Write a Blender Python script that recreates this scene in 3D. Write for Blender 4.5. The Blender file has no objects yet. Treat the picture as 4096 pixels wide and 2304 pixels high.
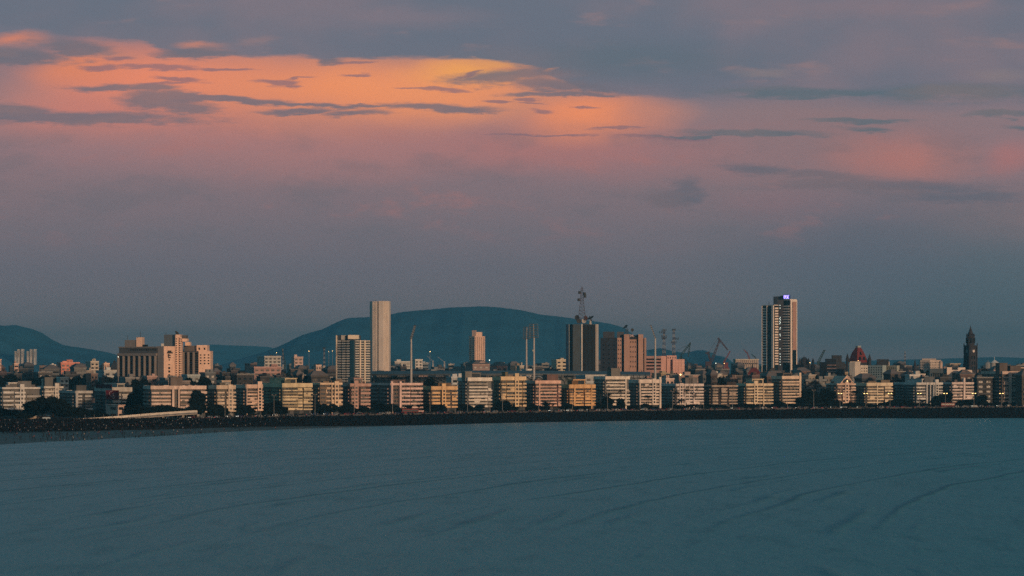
import bpy, bmesh, math, random
from mathutils import Vector, Matrix
R = math.radians
rnd = random.Random(7)
scene = bpy.context.scene
COL = scene.collection

# ---------------------------------------------------------------- camera
F = 12000.0            # focal length in source pixels of a 4096 wide frame
H = 38.0               # camera height above the sea
HOR = 1440.0           # horizon row
cam_d = bpy.data.cameras.new('camera'); cam = bpy.data.objects.new('camera', cam_d); COL.objects.link(cam)
cam.location = (0, 0, H); cam.rotation_euler = (R(90), 0, 0)
cam_d.sensor_width = 36.0; cam_d.lens = 36.0 * F / 4096.0
cam_d.shift_y = (HOR - 1152.0) / 4096.0
cam_d.clip_start = 1.0; cam_d.clip_end = 200000.0
scene.camera = cam
scene.view_settings.view_transform = 'Standard'; scene.view_settings.look = 'None'
scene.view_settings.exposure = 0.0; scene.view_settings.gamma = 1.0
scene.cycles.use_denoising = False
scene.cycles.max_bounces = 5; scene.cycles.volume_bounces = 0
scene.cycles.diffuse_bounces = 2; scene.cycles.glossy_bounces = 2
scene.cycles.sample_clamp_indirect = 4.0

def s2l(c): c = c / 255.0; return c / 12.92 if c <= 0.04045 else ((c + 0.055) / 1.055) ** 2.4
def rgb(r, g, b): return (s2l(r), s2l(g), s2l(b), 1.0)

# ---------------------------------------------------------------- sun
SUN_AZ, SUN_EL = 30.0, 6.0      # degrees right of straight behind the camera, above the horizon
sdir = Vector((math.sin(R(SUN_AZ)) * math.cos(R(SUN_EL)), -math.cos(R(SUN_AZ)) * math.cos(R(SUN_EL)), math.sin(R(SUN_EL))))
sun_d = bpy.data.lights.new('sun', 'SUN'); sun_d.energy = 2.6; sun_d.angle = R(2.0); sun_d.color = (1.0, 0.63, 0.38)
sun = bpy.data.objects.new('sun', sun_d); COL.objects.link(sun)
sun.rotation_euler = sdir.to_track_quat('Z', 'Y').to_euler()

# ---------------------------------------------------------------- sky
world = bpy.data.worlds.new('World'); scene.world = world; world.use_nodes = True
NT = world.node_tree; NT.nodes.clear()
def nd(t, **kw):
    n = NT.nodes.new(t)
    for k, v in kw.items(): setattr(n, k, v)
    return n
def lk(a, b): NT.links.new(a, b)
def put(sock, v):
    if isinstance(v, bpy.types.NodeSocket): lk(v, sock)
    else: sock.default_value = v
def mth(op, a, b=0.0, c=None, clamp=False):
    n = nd('ShaderNodeMath', operation=op); n.use_clamp = clamp
    put(n.inputs[0], a); put(n.inputs[1], b)
    if c is not None: put(n.inputs[2], c)
    return n.outputs[0]
def sstep(v, a, b):
    n = nd('ShaderNodeMapRange', interpolation_type='SMOOTHSTEP'); put(n.inputs[0], v)
    n.inputs[1].default_value = a; n.inputs[2].default_value = b; return n.outputs[0]
def cmix(f, a, b):
    n = nd('ShaderNodeMix', data_type='RGBA'); put(n.inputs[0], f); put(n.inputs[6], a); put(n.inputs[7], b); return n.outputs[2]
def cramp(v, stops, interp='LINEAR'):
    n = nd('ShaderNodeValToRGB'); n.color_ramp.interpolation = interp; put(n.inputs[0], v)
    el = n.color_ramp.elements
    el[0].position, el[0].color = stops[0]; el[1].position, el[1].color = stops[-1]
    for p, c in stops[1:-1]: e = el.new(p); e.color = c
    return n.outputs[0]
def comb(x, y, z=0.0):
    n = nd('ShaderNodeCombineXYZ'); put(n.inputs[0], x); put(n.inputs[1], y); put(n.inputs[2], z); return n.outputs[0]
def noise(vec, scale, detail=4.0, rough=0.5, out=0):
    n = nd('ShaderNodeTexNoise'); put(n.inputs['Vector'], vec); n.inputs['Scale'].default_value = scale
    n.inputs['Detail'].default_value = detail; n.inputs['Roughness'].default_value = rough; return n.outputs[out]
tc = nd('ShaderNodeTexCoord'); sx = nd('ShaderNodeSeparateXYZ'); lk(tc.outputs['Generated'], sx.inputs[0])
DX, DY, DZ = sx.outputs
yc = mth('MAXIMUM', DY, 0.05)
# compass bearing and height of a cloud, as slopes scaled to thousands
U = mth('ADD', mth('MULTIPLY', mth('DIVIDE', DX, yc), 12.0), 2.048)
V = mth('SUBTRACT', 1.44, mth('MULTIPLY', mth('DIVIDE', DZ, yc), 12.0))
n1 = noise(comb(mth('MULTIPLY', U, 1.0), mth('MULTIPLY', V, 4.0)), 2.2, 5, 0.55)
n2 = noise(comb(mth('MULTIPLY', U, 1.0), mth('MULTIPLY', V, 5.5), 3.3), 6.5, 5, 0.6)
n4 = noise(comb(mth('MULTIPLY', U, 1.0), mth('MULTIPLY', V, 6.0), 5.3), 16.0, 6, 0.65)
n3 = noise(comb(U, mth('MULTIPLY', V, 2.0), 9.0), 1.6, 3, 0.5)
wV = mth('ADD', V, mth('ADD', mth('MULTIPLY', mth('SUBTRACT', n1, 0.5), 0.06), mth('MULTIPLY', mth('SUBTRACT', n2, 0.5), 0.05)))
wU = mth('ADD', U, mth('MULTIPLY', mth('SUBTRACT', n1, 0.5), 0.35))
P = (wU, wV)
PS = (mth('ADD', U, mth('MULTIPLY', mth('SUBTRACT', n3, 0.5), 0.5)), mth('ADD', V, mth('MULTIPLY', mth('SUBTRACT', n3, 0.5), 0.16)))
def dist(cx, cy, rx, ry, rot=0.0, p=None, prev=0.0):
    # prev only orders the nodes (its axis is scaled away), so that the shader stays inside its stack
    p = p or P
    n = nd('ShaderNodeMapping', vector_type='TEXTURE'); put(n.inputs[0], comb(p[0], p[1], prev))
    n.inputs[1].default_value = (cx / 1000, cy / 1000, 0); n.inputs[2].default_value = (0, 0, R(rot)); n.inputs[3].default_value = (rx / 1000, ry / 1000, 1e7)
    l = nd('ShaderNodeVectorMath', operation='LENGTH'); lk(n.outputs[0], l.inputs[0]); return l.outputs['Value']
Vn = mth('MULTIPLY', V, 1 / 1.5, clamp=True)
c = cramp(Vn, [(0.0, rgb(116, 119, 136)), (0.17, rgb(120, 120, 135)), (0.30, rgb(152, 128, 134)), (0.40, rgb(158, 126, 132)), (0.50, rgb(144, 122, 129)),
               (0.62, rgb(130, 119, 128)), (0.72, rgb(123, 117, 127)), (0.82, rgb(130, 120, 126)), (0.90, rgb(142, 126, 127)), (1.0, rgb(160, 132, 130))])
def glow(c, col, k, cx, cy, rx, ry, rot=0.0, p=None):
    d = dist(cx, cy, rx, ry, rot, p or PS, c)
    return cmix(mth('MULTIPLY', sstep(d, 1.0, 0.0), k), c, rgb(*col))
for col, k, a in [((190, 130, 126), 0.75, (1350, 540, 1750, 240)), ((150, 122, 126), 0.7, (3300, 560, 900, 260)),
                  ((196, 122, 116), 0.5, (2300, 610, 900, 170)), ((246, 144, 114), 1.0, (640, 330, 1050, 260)), ((218, 134, 120), 0.8, (500, 470, 900, 150)),
                  ((255, 154, 106), 1.0, (1450, 350, 1150, 240)), ((255, 152, 106), 1.0, (2400, 470, 470, 170)),
                  ((255, 160, 108), 0.9, (1800, 325, 720, 210)), ((255, 172, 98), 1.0, (1850, 265, 420, 100)), ((240, 142, 104), 0.8, (330, 275, 360, 110)),
                  ((200, 128, 118), 0.7, (3560, 615, 420, 150)), ((196, 122, 118), 0.55, (4010, 625, 190, 110)), ((150, 124, 128), 0.7, (4050, 880, 500, 160)),
                  ((92, 110, 120), 0.8, (3900, 1150, 1500, 420)), ((105, 108, 124), 0.55, (3450, 1000, 700, 380)), ((150, 118, 126), 0.5, (3050, 800, 360, 110))]:
    c = glow(c, col, k, *a)
n5 = noise(comb(mth('MULTIPLY', U, 1.0), mth('MULTIPLY', V, 2.6), 21.0), 2.6, 5, 0.6)
c = cmix(mth('MULTIPLY', mth('MULTIPLY', sstep(n5, 0.48, 0.68), 0.28), mth('MULTIPLY', sstep(V, 0.42, 0.62), sstep(V, 1.2, 0.85))), c, rgb(104, 110, 121))
c = cmix(mth('MULTIPLY', mth('MULTIPLY', sstep(n5, 0.46, 0.30), 0.45), mth('MULTIPLY', sstep(V, 0.45, 0.6), sstep(V, 1.05, 0.8))), c, rgb(186, 124, 120))
# upper cloud deck: its lower edge as a height over the bearing
edge = [(-400, 100), (0, 100), (200, 122), (330, 160), (520, 170), (640, 200), (760, 236), (940, 224), (1200, 226), (1300, 246), (1400, 234), (1900, 234), (1960, 252),
        (2030, 268), (2150, 274), (2240, 300), (2330, 372), (2500, 388), (2750, 398), (3200, 402), (3600, 425), (4200, 430)]
eU = mth('MULTIPLY', mth('ADD', wU, 0.4), 1 / 4.6, clamp=True)
ev = cramp(eU, [((x + 400) / 4600, (y / 500,) * 3 + (1,)) for x, y in edge])
dd = mth('SUBTRACT', mth('MULTIPLY', ev, 0.5), mth('ADD', V, mth('MULTIPLY', mth('SUBTRACT', n2, 0.5), 0.05)))
deck = sstep(dd, -0.008, 0.016)
soft_right = mth('MULTIPLY', sstep(U, 2.5, 2.9), 1.0)
deck_soft = sstep(dd, -0.05, 0.07)
deckm = mth('ADD', mth('MULTIPLY', deck, mth('SUBTRACT', 1.0, soft_right)), mth('MULTIPLY', deck_soft, soft_right))
deckc = cmix(sstep(n3, 0.35, 0.72), rgb(110, 117, 134), rgb(134, 122, 134))
deckc = cmix(sstep(n1, 0.56, 0.74), deckc, rgb(150, 126, 132))
c = cmix(mth('MULTIPLY', deckm, 0.97), c, deckc)
for col, k, a in [((226, 138, 112), 0.9, (70, 160, 190, 48, -4)), ((212, 138, 118), 0.8, (810, 187, 170, 22, 4)), ((232, 150, 110), 0.9, (2020, 268, 190, 14, 0)), ((250, 160, 110), 0.95, (2222, 280, 26, 15, 0)),
                  ((236, 150, 112), 0.6, (2140, 277, 70, 9, 0)), ((150, 132, 134), 0.6, (3080, 296, 170, 26, 0)), ((148, 132, 134), 0.5, (4000, 300, 180, 40, 0)), ((190, 134, 124), 0.6, (440, 215, 170, 30, 10)), ((146, 126, 136), 0.45, (1650, 70, 500, 70, 0)),
                  ((150, 124, 132), 0.4, (3500, 30, 700, 60, 0)), ((96, 112, 126), 0.6, (2500, 240, 800, 120, 0))]:
    c = glow(c, col, k, *a, p=P)
def streaks(c, col, k, lst, a=1.32, b=0.5):
    m = None
    for t in lst:
        d = dist(*t, prev=c if m is None else m); m = d if m is None else mth('MINIMUM', m, d)
    m = mth('ADD', m, mth('ADD', mth('MULTIPLY', mth('SUBTRACT', n2, 0.5), 0.9), mth('MULTIPLY', mth('SUBTRACT', n4, 0.5), 0.7)))
    cc = cmix(sstep(n1, 0.42, 0.62), rgb(*col), rgb(*[int(x * .75 + y_ * .25) for x, y_ in zip(col, (190, 130, 120))]))
    return cmix(mth('MULTIPLY', sstep(m, a, b), k), c, cc)
c = streaks(c, (116, 114, 127), 0.86, [(60, 228, 230, 36, 2), (285, 196, 150, 40, 4), (760, 214, 170, 22, 0), (1320, 246, 60, 16, 0),
    (430, 353, 180, 17, 1), (640, 358, 150, 20, 2), (650, 405, 170, 48, 0), (760, 436, 130, 30, 0), (60, 442, 150, 26, 4), (320, 470, 520, 30, 1),
    (860, 392, 330, 15, 4), (1180, 414, 330, 10, 3), (1170, 442, 170, 14, -1), (1440, 455, 175, 17, 0), (1760, 430, 250, 18, 2), (1480, 424, 200, 7, 0),
    (2040, 307, 280, 36, -2), (2250, 345, 200, 26, 3), (2230, 375, 240, 11, 0)])
c = streaks(c, (140, 112, 124), 0.75, [(400, 268, 110, 10, 0), (640, 271, 180, 10, 1), (890, 274, 110, 7, 0), (480, 235, 60, 9, 0), (730, 318, 100, 9, 4), (700, 335, 130, 7, -4),
    (1100, 328, 90, 14, 2), (1190, 308, 70, 5, -4), (1790, 361, 80, 9, 2), (1700, 357, 80, 4, 0), (1440, 250, 90, 7, 0), (1430, 297, 60, 6, 0), (1850, 290, 50, 9, -20), (1985, 404, 80, 6, 3), (2120, 398, 60, 5, 0),
    (2140, 413, 60, 6, 3), (2315, 425, 55, 6, 2), (2190, 452, 50, 11, 8), (2480, 512, 140, 5, 0), (2650, 552, 200, 8, 1), (2150, 538, 260, 5, 1)])
c = streaks(c, (92, 112, 124), 0.75, [(3850, 372, 440, 42, 0), (3250, 366, 420, 22, 0), (3000, 532, 300, 15, 0), (3430, 478, 230, 8, 0), (3390, 484, 140, 10, 0), (3465, 517, 90, 14, 2), (4010, 458, 160, 15, -2),
    (4070, 508, 90, 12, 0), (2780, 545, 170, 5, -2)], 1.3, 0.35)
c = streaks(c, (104, 108, 122), 0.7, [(3030, 682, 170, 26, 6), (3300, 705, 200, 20, 4), (3850, 786, 240, 28, 0), (3500, 745, 400, 26, 0), (2740, 770, 50, 60, 20), (2700, 800, 60, 40, 0)], 1.5, 0.4)
# out of this window: unseen overcast, its teal chosen to tint shade, haze and water, warm towards the sunset behind
elev = mth('ARCSINE', DZ)
oc = cramp(mth('MULTIPLY', mth('ADD', elev, 0.02), 1.0, clamp=True), [(0.0, rgb(92, 96, 108)), (0.07, rgb(104, 112, 120)), (0.16, rgb(74, 114, 134)), (0.40, rgb(50, 112, 130)), (1.0, rgb(40, 102, 122))])
dts = nd('ShaderNodeVectorMath', operation='DOT_PRODUCT'); lk(tc.outputs['Generated'], dts.inputs[0]); dts.inputs[1].default_value = sdir
oc = cmix(mth('MULTIPLY', sstep(dts.outputs['Value'], 0.75, 1.0), 0.8), oc, rgb(226, 150, 110))
nin = sstep(V, -0.75, 0.0)
az_in = mth('MULTIPLY', sstep(U, -2.5, -0.6), sstep(U, 6.6, 4.7))
inside = mth('MULTIPLY', mth('MULTIPLY', nin, az_in), sstep(DY, 0.3, 0.6))
c = cmix(inside, oc, c)
c = cmix(sstep(DZ, -0.006, -0.05), c, rgb(40, 58, 70))
sky = nd('ShaderNodeTexSky', sky_type='NISHITA'); sky.sun_disc = False
sky.sun_elevation = R(SUN_EL); sky.sun_rotation = math.atan2(sdir.x, sdir.y); sky.air_density = 1.5; sky.dust_density = 3.0
b1 = nd('ShaderNodeBackground'); lk(sky.outputs[0], b1.inputs[0]); b1.inputs[1].default_value = 0.05
b2 = nd('ShaderNodeBackground'); lk(c, b2.inputs[0]); b2.inputs[1].default_value = 1.0
mx = nd('ShaderNodeMixShader'); mx.inputs[0].default_value = 0.92     # the cloud deck covers all but 8 percent
lk(b1.outputs[0], mx.inputs[1]); lk(b2.outputs[0], mx.inputs[2])
wo = nd('ShaderNodeOutputWorld'); lk(mx.outputs[0], wo.inputs[0])
world.cycles.sampling_method = 'MANUAL'; world.cycles.sample_map_resolution = 1024

# ---------------------------------------------------------------- helpers
def at(px, D, py=None, z=0.0):
    """world point on the ray through column px at distance D; height from row py or z"""
    return Vector(((px - 2048.0) / F * D, D, z if py is None else H - (py - HOR) / F * D))
def zrow(py, D): return H - (py - HOR) / F * D
GZ = 5.5
def interp(x, pts):
    if x <= pts[0][0]: return pts[0][1]
    for (a, b), (c_, d_) in zip(pts, pts[1:]):
        if x <= c_: return b + (d_ - b) * (x - a) / (c_ - a)
    return pts[-1][1]
MATS = {}
def mat(name, col, rough=0.85, var=0.25, scale=0.35, metal=0.0, emit=0.0, spec=0.12, streak=False):
    """procedural paint: base colour broken by weathering noise"""
    if name in MATS: return MATS[name]
    m = bpy.data.materials.new(name); m.use_nodes = True; t = m.node_tree; N = t.nodes; L = t.links
    b = N['Principled BSDF']; b.inputs['Roughness'].default_value = rough; b.inputs['Metallic'].default_value = metal
    b.inputs['Specular IOR Level'].default_value = spec
    if var > 0:
        tcn = N.new('ShaderNodeTexCoord'); mp = N.new('ShaderNodeMapping'); mp.inputs[3].default_value = (1, 1, 0.35 if streak else 1)
        nz = N.new('ShaderNodeTexNoise'); nz.inputs['Scale'].default_value = scale; nz.inputs['Detail'].default_value = 6; nz.inputs['Roughness'].default_value = 0.65
        rp = N.new('ShaderNodeValToRGB'); rp.color_ramp.elements[0].position = 0.3; rp.color_ramp.elements[1].position = 0.62
        lo = tuple(x * (1 - var) for x in col[:3]) + (1,)
        rp.color_ramp.elements[0].color = lo; rp.color_ramp.elements[1].color = tuple(col[:3]) + (1,)
        L.new(tcn.outputs['Object'], mp.inputs[0]); L.new(mp.outputs[0], nz.inputs['Vector']); L.new(nz.outputs[0], rp.inputs[0]); L.new(rp.outputs[0], b.inputs['Base Color'])
    else: b.inputs['Base Color'].default_value = tuple(col[:3]) + (1,)
    if emit > 0: b.inputs['Emission Color'].default_value = tuple(col[:3]) + (1,); b.inputs['Emission Strength'].default_value = emit
    MATS[name] = m; return m
def paint(r, g, b, var=0.3): return mat('paint_%d_%d_%d' % (r, g, b), (r / 255, g / 255, b / 255), 0.85, var, 0.25, streak=True)
class MB:
    def __init__(s): s.v = []; s.f = []; s.m = []
    def add(s, vs, fs, mi=0):
        o = len(s.v); s.v += [tuple(v) for v in vs]; s.f += [tuple(i + o for i in f) for f in fs]; s.m += [mi] * len(fs); return s
    def box(s, x0, y0, z0, x1, y1, z1, mi=0):
        return s.add([(x0, y0, z0), (x1, y0, z0), (x1, y1, z0), (x0, y1, z0), (x0, y0, z1), (x1, y0, z1), (x1, y1, z1), (x0, y1, z1)],
                     [(0, 3, 2, 1), (4, 5, 6, 7), (0, 1, 5, 4), (1, 2, 6, 5), (2, 3, 7, 6), (3, 0, 4, 7)], mi)
    def prism(s, poly, z0, z1, mi=0, top=None):
        n = len(poly); top = top or poly
        return s.add([(x, y, z0) for x, y in poly] + [(x, y, z1) for x, y in top],
                     [tuple(range(n - 1, -1, -1)), tuple(range(n, 2 * n))] + [(i, (i + 1) % n, n + (i + 1) % n, n + i) for i in range(n)], mi)
    def cyl(s, cx, cy, z0, z1, r0, r1=None, n=10, mi=0):
        r1 = r0 if r1 is None else max(r1, 0.01)
        P = lambda r: [(cx + r * math.cos(2 * math.pi * i / n), cy + r * math.sin(2 * math.pi * i / n)) for i in range(n)]
        return s.prism(P(r0), z0, z1, mi, P(r1))
    def bar(s, p, q, r, mi=0, n=4):
        p, q = Vector(p), Vector(q); d = (q - p)
        if d.length < 1e-6: return s
        d.normalize(); a = d.cross(Vector((0, 0, 1)) if abs(d.z) < 0.9 else Vector((1, 0, 0))).normalized(); b = d.cross(a)
        vs = []
        for c_ in (p, q):
            for i in range(n): t = 2 * math.pi * (i + 0.5) / n; vs.append(c_ + (a * math.cos(t) + b * math.sin(t)) * r)
        return s.add(vs, [tuple(range(n - 1, -1, -1)), tuple(range(n, 2 * n))] + [(i, (i + 1) % n, n + (i + 1) % n, n + i) for i in range(n)], mi)
    def dome(s, cx, cy, z0, r, h, n=14, k=6, mi=0, p=1.0):
        for j in range(k):
            a, b = j / k * math.pi / 2, (j + 1) / k * math.pi / 2
            s.cyl(cx, cy, z0 + h * math.sin(a) ** p, z0 + h * math.sin(b) ** p, r * math.cos(a), r * math.cos(b), n, mi)
        return s
    def mesh(s, name, mats, smooth=False):
        me = bpy.data.meshes.new(name); me.from_pydata(s.v, [], s.f)
        for m in (mats if isinstance(mats, (list, tuple)) else [mats] if mats else []): me.materials.append(m)
        me.polygons.foreach_set('material_index', s.m)
        if smooth: me.polygons.foreach_set('use_smooth', [True] * len(s.f))
        me.update(); return me
    def build(s, name, mats, parent=None, smooth=False):
        return obj(name, s.mesh(name, mats, smooth), parent)
def obj(name, me, parent=None, loc=None, scale=None, rz=None):
    o = bpy.data.objects.new(name, me); COL.objects.link(o)
    if parent is not None: o.parent = parent
    if loc is not None: o.location = loc
    if scale is not None: o.scale = scale
    if rz is not None: o.rotation_euler = (0, 0, rz)
    return o
def tag(o, label=None, cat=None, group=None, kind=None):
    if label: o['label'] = label
    if cat: o['category'] = cat
    if group: o['group'] = group
    if kind: o['kind'] = kind
    return o
def thing(name, label, cat, loc=(0, 0, 0), rz=0.0, group=None):
    return tag(obj(name, None, None, loc, None, rz), label, cat, group)
def solve_t(C, d, px):
    """how far along direction d from C until the point shows at column px"""
    p = px - 2048.0
    return (F * C.x - p * C.y) / (p * d.y - F * d.x)
def frame(x0, xc, x1, D, th):
    """near corner seen at xc; front runs right to x1, side runs left to x0; returns corner, front width, side depth"""
    C = at(xc, D); t = R(th)
    W = solve_t(C, Vector((math.cos(t), math.sin(t), 0)), x1)
    S = solve_t(C, Vector((-math.sin(t), math.cos(t), 0)), x0) if x0 < xc else 0
    return C, W, S

# shared window meshes, one metre square, standing in the xz plane and facing -y
GLASS = mat('window_glass', (0.008, 0.018, 0.024), 0.2, 0.0, spec=0.35)
CURT = mat('curtain', (0.16, 0.15, 0.12), 0.9, 0.4, 3.0)
FRM = mat('window_frame_paint', (0.26, 0.235, 0.20), 0.7, 0.2)
FRMD = mat('dark_frame_paint', (0.06, 0.06, 0.06), 0.6, 0.2)
LIT = mat('lit_room', (1.0, 0.62, 0.28), 0.9, 0.0, emit=2.2)
def win_mesh(kind):
    m = MB(); fr = 0.06
    m.box(0, -0.02, 0, 1, 0.06, 1, 1)
    m.box(0, -0.12, 0, fr, -0.02, 1, 0); m.box(1 - fr, -0.12, 0, 1, -0.02, 1, 0); m.box(fr, -0.12, 1 - fr, 1 - fr, -0.02, 1, 0); m.box(fr, -0.12, 0, 1 - fr, -0.02, fr, 0)
    for x in {0: [0.5], 1: [0.33, 0.66], 2: [0.5], 3: [0.25, 0.5, 0.75], 4: []}[kind]: m.box(x - 0.02, -0.10, fr, x + 0.02, -0.02, 1 - fr, 0)
    if kind == 2: m.box(fr, -0.04, fr, 0.48, -0.021, 1 - fr, 2)
    if kind == 3: m.box(0.52, -0.04, fr, 0.73, -0.021, 1 - fr, 2)
    return m
WM = [win_mesh(k).mesh('window', [FRM, GLASS, CURT]) for k in range(4)]
WMD = [win_mesh(k).mesh('window', [FRMD, GLASS, CURT]) for k in (0, 4)]
WLIT = win_mesh(0).mesh('window', [FRMD, LIT, LIT])
def window(parent, x, y, z, w, h, side=False, kind=None, name='window'):
    me = WM[rnd.choice((0, 0, 1, 1, 2, 3))] if kind is None else (WLIT if kind == 'lit' else WMD[kind])
    o = obj(name, me, parent, (x, y, z), (w, 1, h))
    if side: o.rotation_euler = (0, 0, -math.pi / 2)        # faces -x
    return o

# ---------------------------------------------------------------- the setting
# distance of the promenade's edge and of the waterline over the bearing (source columns)
PROM = [(-1200, 1480), (-400, 1520), (0, 1560), (600, 1592), (1000, 1681), (1250, 1733), (1700, 1789), (2048, 1840), (2500, 1902), (3000, 1960), (3500, 2005), (4096, 2063), (5400, 2150)]
SEA = [(-1200, 1180), (-400, 1275), (0, 1341), (350, 1420), (600, 1485), (900, 1585), (1250, 1668), (1700, 1754), (2048, 1822), (2500, 1877), (3000, 1932), (3400, 1965), (3700, 1950), (4096, 1962), (5400, 1990)]
def prom(px): return interp(px, PROM)
def sea(px): return interp(px, SEA)

def water_material():
    m = bpy.data.materials.new('sea_water'); m.use_nodes = True; t = m.node_tree; N = t.nodes; L = t.links
    b = N['Principled BSDF']; b.inputs['Roughness'].default_value = 0.30; b.inputs['IOR'].default_value = 1.33
    tcn = N.new('ShaderNodeTexCoord'); sp = N.new('ShaderNodeSeparateXYZ'); L.new(tcn.outputs['Object'], sp.inputs[0])
    def M(op, a, b_=0.0, cl=False):
        n = N.new('ShaderNodeMath'); n.operation = op; n.use_clamp = cl
        for i, v in enumerate((a, b_)):
            if isinstance(v, bpy.types.NodeSocket): L.new(v, n.inputs[i])
            else: n.inputs[i].default_value = v
        return n.outputs[0]
    def NZ(sx_, sy_, sc, det=4, off=0.0):
        mp = N.new('ShaderNodeMapping'); mp.inputs[3].default_value = (sx_, sy_, 1); mp.inputs[1].default_value = (off, off, 0)
        L.new(tcn.outputs['Object'], mp.inputs[0]); nz = N.new('ShaderNodeTexNoise'); nz.inputs['Scale'].default_value = sc; nz.inputs['Detail'].default_value = det
        L.new(mp.outputs[0], nz.inputs['Vector']); return nz.outputs[0]
    def SS(v, a, c_):
        n = N.new('ShaderNodeMapRange'); n.interpolation_type = 'SMOOTHSTEP'; L.new(v, n.inputs[0]); n.inputs[1].default_value = a; n.inputs[2].default_value = c_; return n.outputs[0]
    x, y = sp.outputs[0], sp.outputs[1]
    big = NZ(1, 0.6, 0.004, 2); mid = NZ(1, 0.5, 0.02, 4, 7.0)
    yp = M('SUBTRACT', y, 700.0)
    G = M('ADD', M('MULTIPLY', yp, 0.16), M('MULTIPLY', M('MULTIPLY', yp, yp), 0.00034))
    s = M('ADD', M('SUBTRACT', x, G), M('ADD', M('MULTIPLY', M('SUBTRACT', big, 0.5), 26.0), M('MULTIPLY', M('SUBTRACT', mid, 0.5), 12.0)))
    # swell crests: a narrow ridge every fifty metres, broken along its length
    ph = M('ABSOLUTE', M('SUBTRACT', M('FRACT', M('DIVIDE', s, 34.0)), 0.5))
    def NV(v3, sc, det):
        nz = N.new('ShaderNodeTexNoise'); nz.inputs['Scale'].default_value = sc; nz.inputs['Detail'].default_value = det; L.new(v3, nz.inputs['Vector']); return nz.outputs[0]
    cv = N.new('ShaderNodeCombineXYZ'); L.new(M('MULTIPLY', s, 0.02), cv.inputs[0]); L.new(M('MULTIPLY', y, 0.004), cv.inputs[1])
    crest = M('MULTIPLY', M('MULTIPLY', SS(ph, 0.07, 0.0), SS(y, 560.0, 900.0)), SS(NV(cv.outputs[0], 1.0, 4), 0.32, 0.56))
    ph2 = M('ABSOLUTE', M('SUBTRACT', M('FRACT', M('DIVIDE', s, 17.0)), 0.5))
    cv2 = N.new('ShaderNodeCombineXYZ'); L.new(M('MULTIPLY', s, 0.05), cv2.inputs[0]); L.new(M('MULTIPLY', y, 0.009), cv2.inputs[1]); cv2.inputs[2].default_value = 4.0
    crest2 = M('MULTIPLY', SS(ph2, 0.22, 0.0), SS(NV(cv2.outputs[0], 1.0, 4), 0.5, 0.66))
    rip = NZ(1, 0.35, 0.35, 5, 3.0); rip2 = NZ(1, 0.3, 0.08, 5, 13.0)
    h = M('ADD', M('ADD', M('MULTIPLY', crest, 0.8), M('MULTIPLY', crest2, 0.8)), M('ADD', M('MULTIPLY', rip, 0.7), M('MULTIPLY', rip2, 0.55)))
    bp = N.new('ShaderNodeBump'); bp.inputs['Strength'].default_value = 0.55; bp.inputs['Distance'].default_value = 1.0
    L.new(h, bp.inputs['Height']); L.new(bp.outputs[0], b.inputs['Normal'])
    # crests painted darker for the sky reflection that steep water loses; calm slicks are smoother
    slick_reflect = NZ(1, 0.25, 0.004, 4, 55.0)
    mx_ = N.new('ShaderNodeMix'); mx_.data_type = 'RGBA'; L.new(SS(M('ADD', M('ADD', slick_reflect, M('MULTIPLY', x, -0.0014)), M('MULTIPLY', y, 0.0003)), 0.35, 1.15), mx_.inputs[0]); mx_.inputs[6].default_value = (0.022, 0.20, 0.22, 1); mx_.inputs[7].default_value = (0.24, 0.28, 0.29, 1)  # greyer base colour at left paints in the reflected sky glow
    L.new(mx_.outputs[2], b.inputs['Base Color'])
    L.new(M('SUBTRACT', 0.9, M('MULTIPLY', M('MAXIMUM', crest, M('MULTIPLY', crest2, 0.5)), 0.38)), b.inputs['Specular IOR Level'])
    L.new(M('ADD', 0.32, M('MULTIPLY', slick_reflect, 0.16)), b.inputs['Roughness'])
    df = N.new('ShaderNodeBsdfDiffuse'); df.inputs[0].default_value = (0.02, 0.10, 0.13, 1); L.new(bp.outputs[0], df.inputs['Normal'])
    ms = N.new('ShaderNodeMixShader'); patch = SS(NZ(1, 0.35, 0.03, 6, 90.0), 0.45, 0.75)
    L.new(M('ADD', M('ADD', M('MULTIPLY', crest, 0.3), M('MULTIPLY', crest2, 0.15)), M('ADD', M('MULTIPLY', patch, 0.08), M('MULTIPLY', SS(NZ(1, 0.3, 0.11, 5, 40.0), 0.5, 0.75), 0.18)), True), ms.inputs[0]); L.new(b.outputs[0], ms.inputs[1]); L.new(df.outputs[0], ms.inputs[2])
    L.new(ms.outputs[0], N['Material Output'].inputs[0])
    return m
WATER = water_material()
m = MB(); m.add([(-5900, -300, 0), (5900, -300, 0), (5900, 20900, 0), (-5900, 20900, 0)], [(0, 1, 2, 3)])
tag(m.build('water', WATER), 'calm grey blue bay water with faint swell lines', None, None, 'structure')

cols = list(range(-1200, 5401, 100))
# city ground: one sheet from the promenade's edge to the far shore of the peninsula
front_pts = [at(p, prom(p), z=GZ) for p in cols]
ground = MB(); n = len(front_pts)
vs = front_pts + [at(p, 5200 + 500 * math.sin(p * 0.004), z=GZ) for p in cols]
ground.add(vs, [(i, i + 1, n + i + 1, n + i) for i in range(n - 1)])
tag(ground.build('ground', mat('city_ground', (0.02, 0.02, 0.02), 0.9, 0.5, 0.02)), 'dark city ground behind the promenade', None, None, 'structure')
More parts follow.
